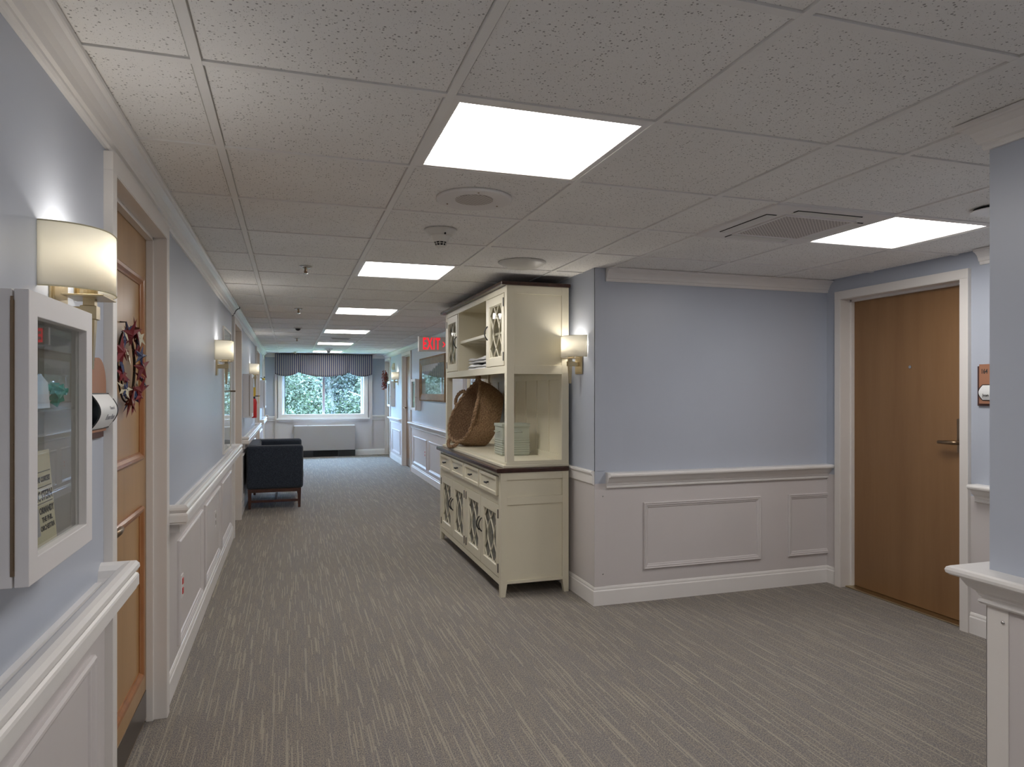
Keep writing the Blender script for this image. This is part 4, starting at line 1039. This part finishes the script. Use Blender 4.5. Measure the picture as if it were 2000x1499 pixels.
for i in range(4):
    y0, y1 = DY[i], DY[i + 1]
    # drawer
    m_ = MB().box(HX0 - .006, HX0 + .02, y0 + .014, y1 - .014, .672, .800); dw = mk('drawer', m_, hc, hu, bev=.0015)
    m_ = MB(); m_.pframe(y0 + .014, y1 - .014, .672, .800, [(0, 0), (0, .010), (.020, .010), (.024, 0)], mpF(HX0 - .005)); mk('drawer_border', m_, hc, dw)
    yc = (y0 + y1) / 2
    mk('knob', MB().tube([(HX0 - .004, yc, .737), (HX0 - .030, yc, .737)], .006, 8).tube([(HX0 - .030, yc - .032, .735), (HX0 - .033, yc, .738), (HX0 - .030, yc + .032, .735)], [.005, .0075, .005], 8), 'black_metal', dw, smooth=True)
# doors in pairs: (0,1) and (2,3) ; handles meet in the middle of each pair
for i in range(4):
    y0, y1 = DY[i], DY[i + 1]
    if i in (1, 3): y1 -= .016 if i == 1 else 0
    if i == 2: y0 += .016
    cab_door(XFR, y0 + .003, y1 - .003, .122, .608, .072, -1 if i % 2 == 0 else 1, .40)
mk('worktop', MB().sweep([(0, .829), (.020, .829), (.026, .836), (.026, .852), (.018, .859), (0, .859)], (HX0, HY0 + 0), (HX0, HY1), (-1, 0), 1, 1), 'dark_top', hu) if False else None
mk('countertop', B(HX0 - .030, HX1, HY0 - .012, HY1 + .03, .829, .859), 'dark_top', hu, bev=.007)
# upper part
UX0, UX1, UY0, UY1 = 1.385, 1.834, 4.42, 6.325
mk('plinth', B(UX0 - .025, UX1, UY0 - .006, UY1 + .025, .859, .878), hc, hu, bev=.003)
mk('plinth', B(UX0 - .005, UX1, UY0 - .001, UY1 + .005, .878, .893), hc, hu, bev=.002)
P = .052
for x0 in (UX0, UX1 - P):
    for y0 in (UY0, UY1 - P): mk('post', B(x0, x0 + P, y0, y0 + P, .893, 2.09), hc, hu, bev=.0015)
for y, s_ in ((UY0, 1), (UY1, -1)):
    for z0, z1 in ((1.492, 1.552), (2.035, 2.09), (.893, .903)): mk('side_rail', B(UX0 + P, UX1 - P, y + s_ * .001, y + s_ * .025, z0, z1), hc, hu, bev=.001)
    mk('side_panel', B(UX0 + P, UX1 - P, y + s_ * .009, y + s_ * .018, 1.55, 2.037), hc, hu)
for z0, z1 in ((1.497, 1.548), (2.048, 2.09)): mk('front_rail', B(UX0 + .001, UX0 + .025, UY0 + P, UY1 - P, z0, z1), hc, hu, bev=.001)
mk('cabinet_floor', B(UX0 + .02, UX1 - .02, UY0 + .02, UY1 - .02, 1.530, 1.548), hc, hu)
mk('cabinet_roof', B(UX0 + .02, UX1 - .02, UY0 + .02, UY1 - .02, 2.060, 2.075), hc, hu)
mk('back_panel', B(UX1 - .030, UX1 - .018, UY0 + P, UY1 - .0, .893, 2.06), hc, hu)
for k in range(8):
    y = UY0 + P + (UY1 - UY0 - 2 * P) * k / 7; mk('batten', B(UX1 - .036, UX1 - .030, y - .012, y + .012, .93, 1.455), hc, hu, bev=.001)
mk('back_rail', MB().box(UX1 - .036, UX1 - .030, UY0 + P, UY1 - P, 1.455, 1.50).box(UX1 - .045, UX1 - .030, UY0 + P, UY1 - P, .893, .935), hc, hu, bev=.001)
mk('top_board', B(UX0 - .040, UX1 + .010, UY0 - .012, UY1 + .055, 2.09, 2.115), 'dark_top', hu, bev=.006)
ya, yb = 4.935, 5.845   # partitions round the open bay
for y in (ya, yb): mk('partition', B(UX0 + .004, UX1 - .03, y - .011, y + .011, 1.548, 2.06), hc, hu)
cab_door(UX0 + .020, UY0 + P + .012, ya - .012, 1.553, 2.044, .066, -1, 1.80, False)
cab_door(UX0 + .020, yb + .012, UY1 - P + .010, 1.553, 2.044, .066, 1, 1.80, False)
mk('shelf', B(UX0 + .02, UX1 - .03, ya + .011, yb - .011, 1.783, 1.806), hc, hu, bev=.002)
for a, b_ in ((UY0 + P, ya - .011), (yb + .011, UY1 - P)): mk('shelf', B(UX0 + .05, UX1 - .03, a, b_, 1.783, 1.80), hc, hu)
for y in (5.10, 5.40, 5.72):
    m_ = MB(); m_.poly([(UX0 + .06, 1.783), (UX1 - .03, 1.783), (UX1 - .03, 1.70), (UX1 - .06, 1.70), (UX1 - .12, 1.75), (UX0 + .08, 1.766)], lambda u, v, h: (u, y + h, v), -.009, .009); mk('bracket', m_, hc, hu, bev=.002)

# folded towels
def towel(label, z, sx, off, mat):
    t = thing('folded_towel', label, 'towel', (1.53, 5.30, z), 'folded towels on the hutch shelf')
    random.seed(int(z * 1000)); m_ = MB(); n_ = 18
    # three soft layers; each a rounded slab with a wavy top
    for l in range(2):
        vs = []; fs = []
        for i in range(n_ + 1):
            for k in range(n_ + 1):
                u, v = i / n_, k / n_; e = min(u, 1 - u, v, 1 - v); rnd = min(1, e / .08) ** .5
                zz = z + .021 * l + .002 + .017 * rnd + (.009 * math.sin(7 * v + 3 * l + sx * 4) + .004 * math.sin(17 * v + 5 * u)) * rnd * (1 if l else .2)
                vs.append((1.42 + .23 * u + .004 * math.sin(11 * v + l), 5.10 + off + .52 * v + .004 * math.sin(8 * u), zz))
        b0_ = len(vs)
        for i in range(n_ + 1):
            for k in range(n_ + 1): u, v = i / n_, k / n_; vs.append((1.424 + .222 * u, 5.104 + off + .512 * v, z + .021 * l))
        for i in range(n_):
            for k in range(n_): a = i * (n_ + 1) + k; fs.append((a, a + n_ + 1, a + n_ + 2, a + 1)); fs.append((b0_ + a, b0_ + a + 1, b0_ + a + n_ + 2, b0_ + a + n_ + 1))
        rim = [i * (n_ + 1) for i in range(n_ + 1)] + [n_ * (n_ + 1) + k for k in range(1, n_ + 1)] + [i * (n_ + 1) + n_ for i in range(n_ - 1, -1, -1)] + [k for k in range(n_ - 1, 0, -1)]
        for a, c in zip(rim, rim[1:] + rim[:1]): fs.append((a, c, b0_ + c, b0_ + a))
        m_.add(vs, fs)
    o = mk('cloth', m_, mat, t, smooth=True); return t
towel('pale grey folded towel, lower one of the stack in hutch bay', 1.549, 0, .02, 'paper')
towel('cream-white folded towel, top one of the stack in hutch bay', 1.602, 1, 0, 'fabric_white')

# sage tin
tn = thing('storage_tin', 'sage green ribbed metal tin on the hutch shelf near its right post', 'tin', (1.61, 5.0, .893))
tx0, tx1, ty0, ty1 = 1.50, 1.715, 4.90, 5.10
mk('body', B(tx0, tx1, ty0, ty1, .894, 1.125), 'sage', tn, bev=.008)
mk('rim', MB().box(tx0 - .004, tx1 + .004, ty0 - .004, ty1 + .004, 1.108, 1.132), 'sage', tn, bev=.003)
for k in range(7): mk('rib', B(tx0 - .003, tx1 + .003, ty0 - .003, ty1 + .003, .906 + .017 * k, .913 + .017 * k), 'sage', tn, bev=.002)
mk('handle', MB().tube([(1.57, ty0, 1.075), (1.57, ty0 - .02, 1.072), (1.65, ty0 - .02, 1.072), (1.65, ty0, 1.075)], .005, 8), 'sage', tn, smooth=True)
mk('handle', MB().tube([(tx0, 4.96, 1.075), (tx0 - .02, 4.96, 1.072), (tx0 - .02, 5.04, 1.072), (tx0, 5.04, 1.075)], .005, 8), 'sage', tn, smooth=True)

# basket
bk = thing('woven_basket', 'big brown woven seagrass basket tipped on its side in the hutch', 'basket', (1.62, 5.93, .893))
nrm = Vector((-.93, -.10, .36)).normalized(); side = Vector((0, 1, 0)); side = (side - nrm * side.dot(nrm)).normalized(); up = nrm.cross(side).normalized()
if up.z < 0: up = -up
BC = Vector((1.478, 5.92, 1.205)); RU, RS = .285, .262
coils = []  # (t along depth, scale)
K = 30
for k in range(K + 1):
    f = k / K
    coils.append((.30 * math.sin(f * math.pi / 2) ** 1.05 if f < 1 else .30, None))
def body_pt(f, th, extra=0):
    # f 0 at rim .. 1 at bottom centre
    if f < .62: q = f / .62; dep = .235 * q; sc = 1.0 + .03 * math.sin(q * math.pi) - .10 * q * q
    else: q = (f - .62) / .38; a = q * math.pi / 2; sc = .90 * (1 - q) ** .62; dep = .235 + .050 * math.sin(a)
    wob = .015 * math.cos(2 * th + .6) * (1 - f) + .010 * math.cos(3 * th) * (1 - f)
    lip = .022 * math.cos(2 * th + 1.2) * (1 - f)
    r1 = sc * (1 + wob) + extra
    return BC - nrm * (dep - lip) + up * (RU * r1 * math.sin(th)) + side * (RS * r1 * math.cos(th))
nth = 176; nf = 150; vs = []; fs = []; NC = 30
for i in range(nf + 1):
    f = i / nf
    ph = f * NC
    for j in range(nth):
        th = 2 * math.pi * j / nth
        rg = .014 * abs(math.sin(math.pi * ph)) + .007 * math.sin(th * 44 + math.pi * math.floor(ph))
        vs.append(body_pt(min(f, .997), th, rg * (1 - .5 * f)))
for i in range(nf):
    for j in range(nth): l = (j + 1) % nth; fs.append((i * nth + j, i * nth + l, (i + 1) * nth + l, (i + 1) * nth + j))
fs.append(tuple(nf * nth + j for j in range(nth)))
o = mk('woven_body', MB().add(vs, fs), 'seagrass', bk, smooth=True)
md = o.modifiers.new('thick', 'SOLIDIFY'); md.thickness = .010; md.offset = 0
def braid(pts, r, name):
    # two twisted strands
    for s_ in (0, math.pi):
        out = []; P3 = [Vector(p) for p in pts]
        for i, p in enumerate(P3):
            d = (P3[min(i + 1, len(P3) - 1)] - P3[max(i - 1, 0)]).normalized(); a = Vector((0, 0, 1)) if abs(d.z) < .9 else Vector((1, 0, 0)); u = d.cross(a).normalized(); v = d.cross(u)
            t_ = i * .75 + s_; out.append(p + (u * math.cos(t_) + v * math.sin(t_)) * r * .55)
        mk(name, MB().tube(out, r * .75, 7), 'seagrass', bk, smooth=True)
braid([body_pt(0, 2 * math.pi * i / 130, .02) for i in range(131)], .013, 'rim_rope')
def handle(th0, out=.075, half=.26):
    c = body_pt(0, th0); a = body_pt(0, th0 - half, .01); b_ = body_pt(0, th0 + half, .01); o_ = (c - BC).normalized()
    pts = []
    for i in range(37):
        f = i / 36; p = a.lerp(b_, .5 - .5 * math.cos(math.pi * f)) + o_ * out * math.sin(math.pi * f) ** .8 + nrm * .02 * math.sin(math.pi * f); pts.append(p)
    braid(pts, .014, 'handle')
uph = math.pi / 2
handle(uph, .055, .17); handle(-uph + .1, .075, .30)
sgn = 0 if side.y > 0 else math.pi
handle(sgn + .35, .09, .26); handle(sgn + math.pi, .055, .3)

# ------------------------------------------------------------------ outside
struct(mk('ground', B(-30, 34, YE + .25, 60, -.5, -.3), 'grass'))
def tree(label, x, y, h, r, mat, nl, seed, name='leafy_tree'):
    nl = int(nl * 2.2); random.seed(seed); t = thing(name, label, 'tree', (x, y, -.3), 'trees outside the end window')
    mk('trunk', MB().tube([(x, y, -.3), (x + .1, y + .05, h * .3), (x - .05, y, h * .55), (x + .15, y, h * .85)], [.16, .13, .09, .03], 8), 'bark', t, smooth=True)
    for k in range(6):
        a = random.uniform(0, 6.28); z = h * random.uniform(.25, .7); mk('branch', MB().tube([(x, y, z), (x + r * .5 * math.cos(a), y + r * .5 * math.sin(a), z + .5), (x + r * .95 * math.cos(a), y + r * .95 * math.sin(a), z + .7)], [.05, .03, .012], 6), 'bark', t)
    m_ = MB(); clumps = []
    for k in range(36):
        a = random.uniform(0, 6.28); q = random.uniform(.2, 1) ** .5; zz = random.uniform(0.02, 1); rr = r * (1 - abs(zz - .4) * .8) * q
        clumps.append((Vector((x + rr * math.cos(a), y + rr * math.sin(a), -.2 + zz * h)), random.uniform(.35, .75)))
    for k in range(nl):
        c, cr = clumps[k % len(clumps)]; d = Vector((random.gauss(0, 1), random.gauss(0, 1), random.gauss(0, .8))).normalized() * cr * random.uniform(.6, 1.05); p = c + d
        u = (d.normalized() + Vector((random.uniform(-1, 1), random.uniform(-1, 1), random.uniform(-1, 1)))).normalized(); v = u.cross(Vector((random.uniform(-1, 1), random.uniform(-1, 1), .3))).normalized()
        s_ = random.uniform(.028, .06); m_.add([p - u * s_, p + v * s_ * .5, p + u * s_, p - v * s_ * .5], [(0, 1, 2, 3)])
    o = mk('foliage', m_, mat, t); o['kind'] = 'stuff'
tree('bright green low tree outside the left window pane', -.3, 20.5, 2.1, 1.3, 'leaf_bright', 9000, 1)
tree('pale bushy tree outside lower right of the window', 2.7, 20.5, 1.8, 1.2, 'leaf_bright', 8000, 4)
tree('mid green tree outside behind the window mullion', 1.3, 24.0, 2.7, 1.7, 'leaf_mid', 12000, 2)
tree('bluish green tree outside the right window pane', 4.6, 24.5, 2.8, 1.7, 'leaf_blue', 10000, 3)
tree('dark green tree farther outside on the left of the window', -2.2, 25.5, 3.0, 2.0, 'leaf_mid', 12000, 5)
tree('bluish tree far outside in the middle of the view', .2, 29.5, 3.4, 2.3, 'leaf_blue', 12000, 6)
tree('dense blue-green tree outside just right of the mullion', 2.1, 26.8, 2.9, 1.6, 'leaf_blue', 12000, 9)
tree('green tree far outside on the right', 4.0, 30.0, 3.4, 2.3, 'leaf_mid', 12000, 7)
tree('bluish tree far outside at the left edge of the view', -4.4, 31.0, 3.4, 2.3, 'leaf_blue', 10000, 8)
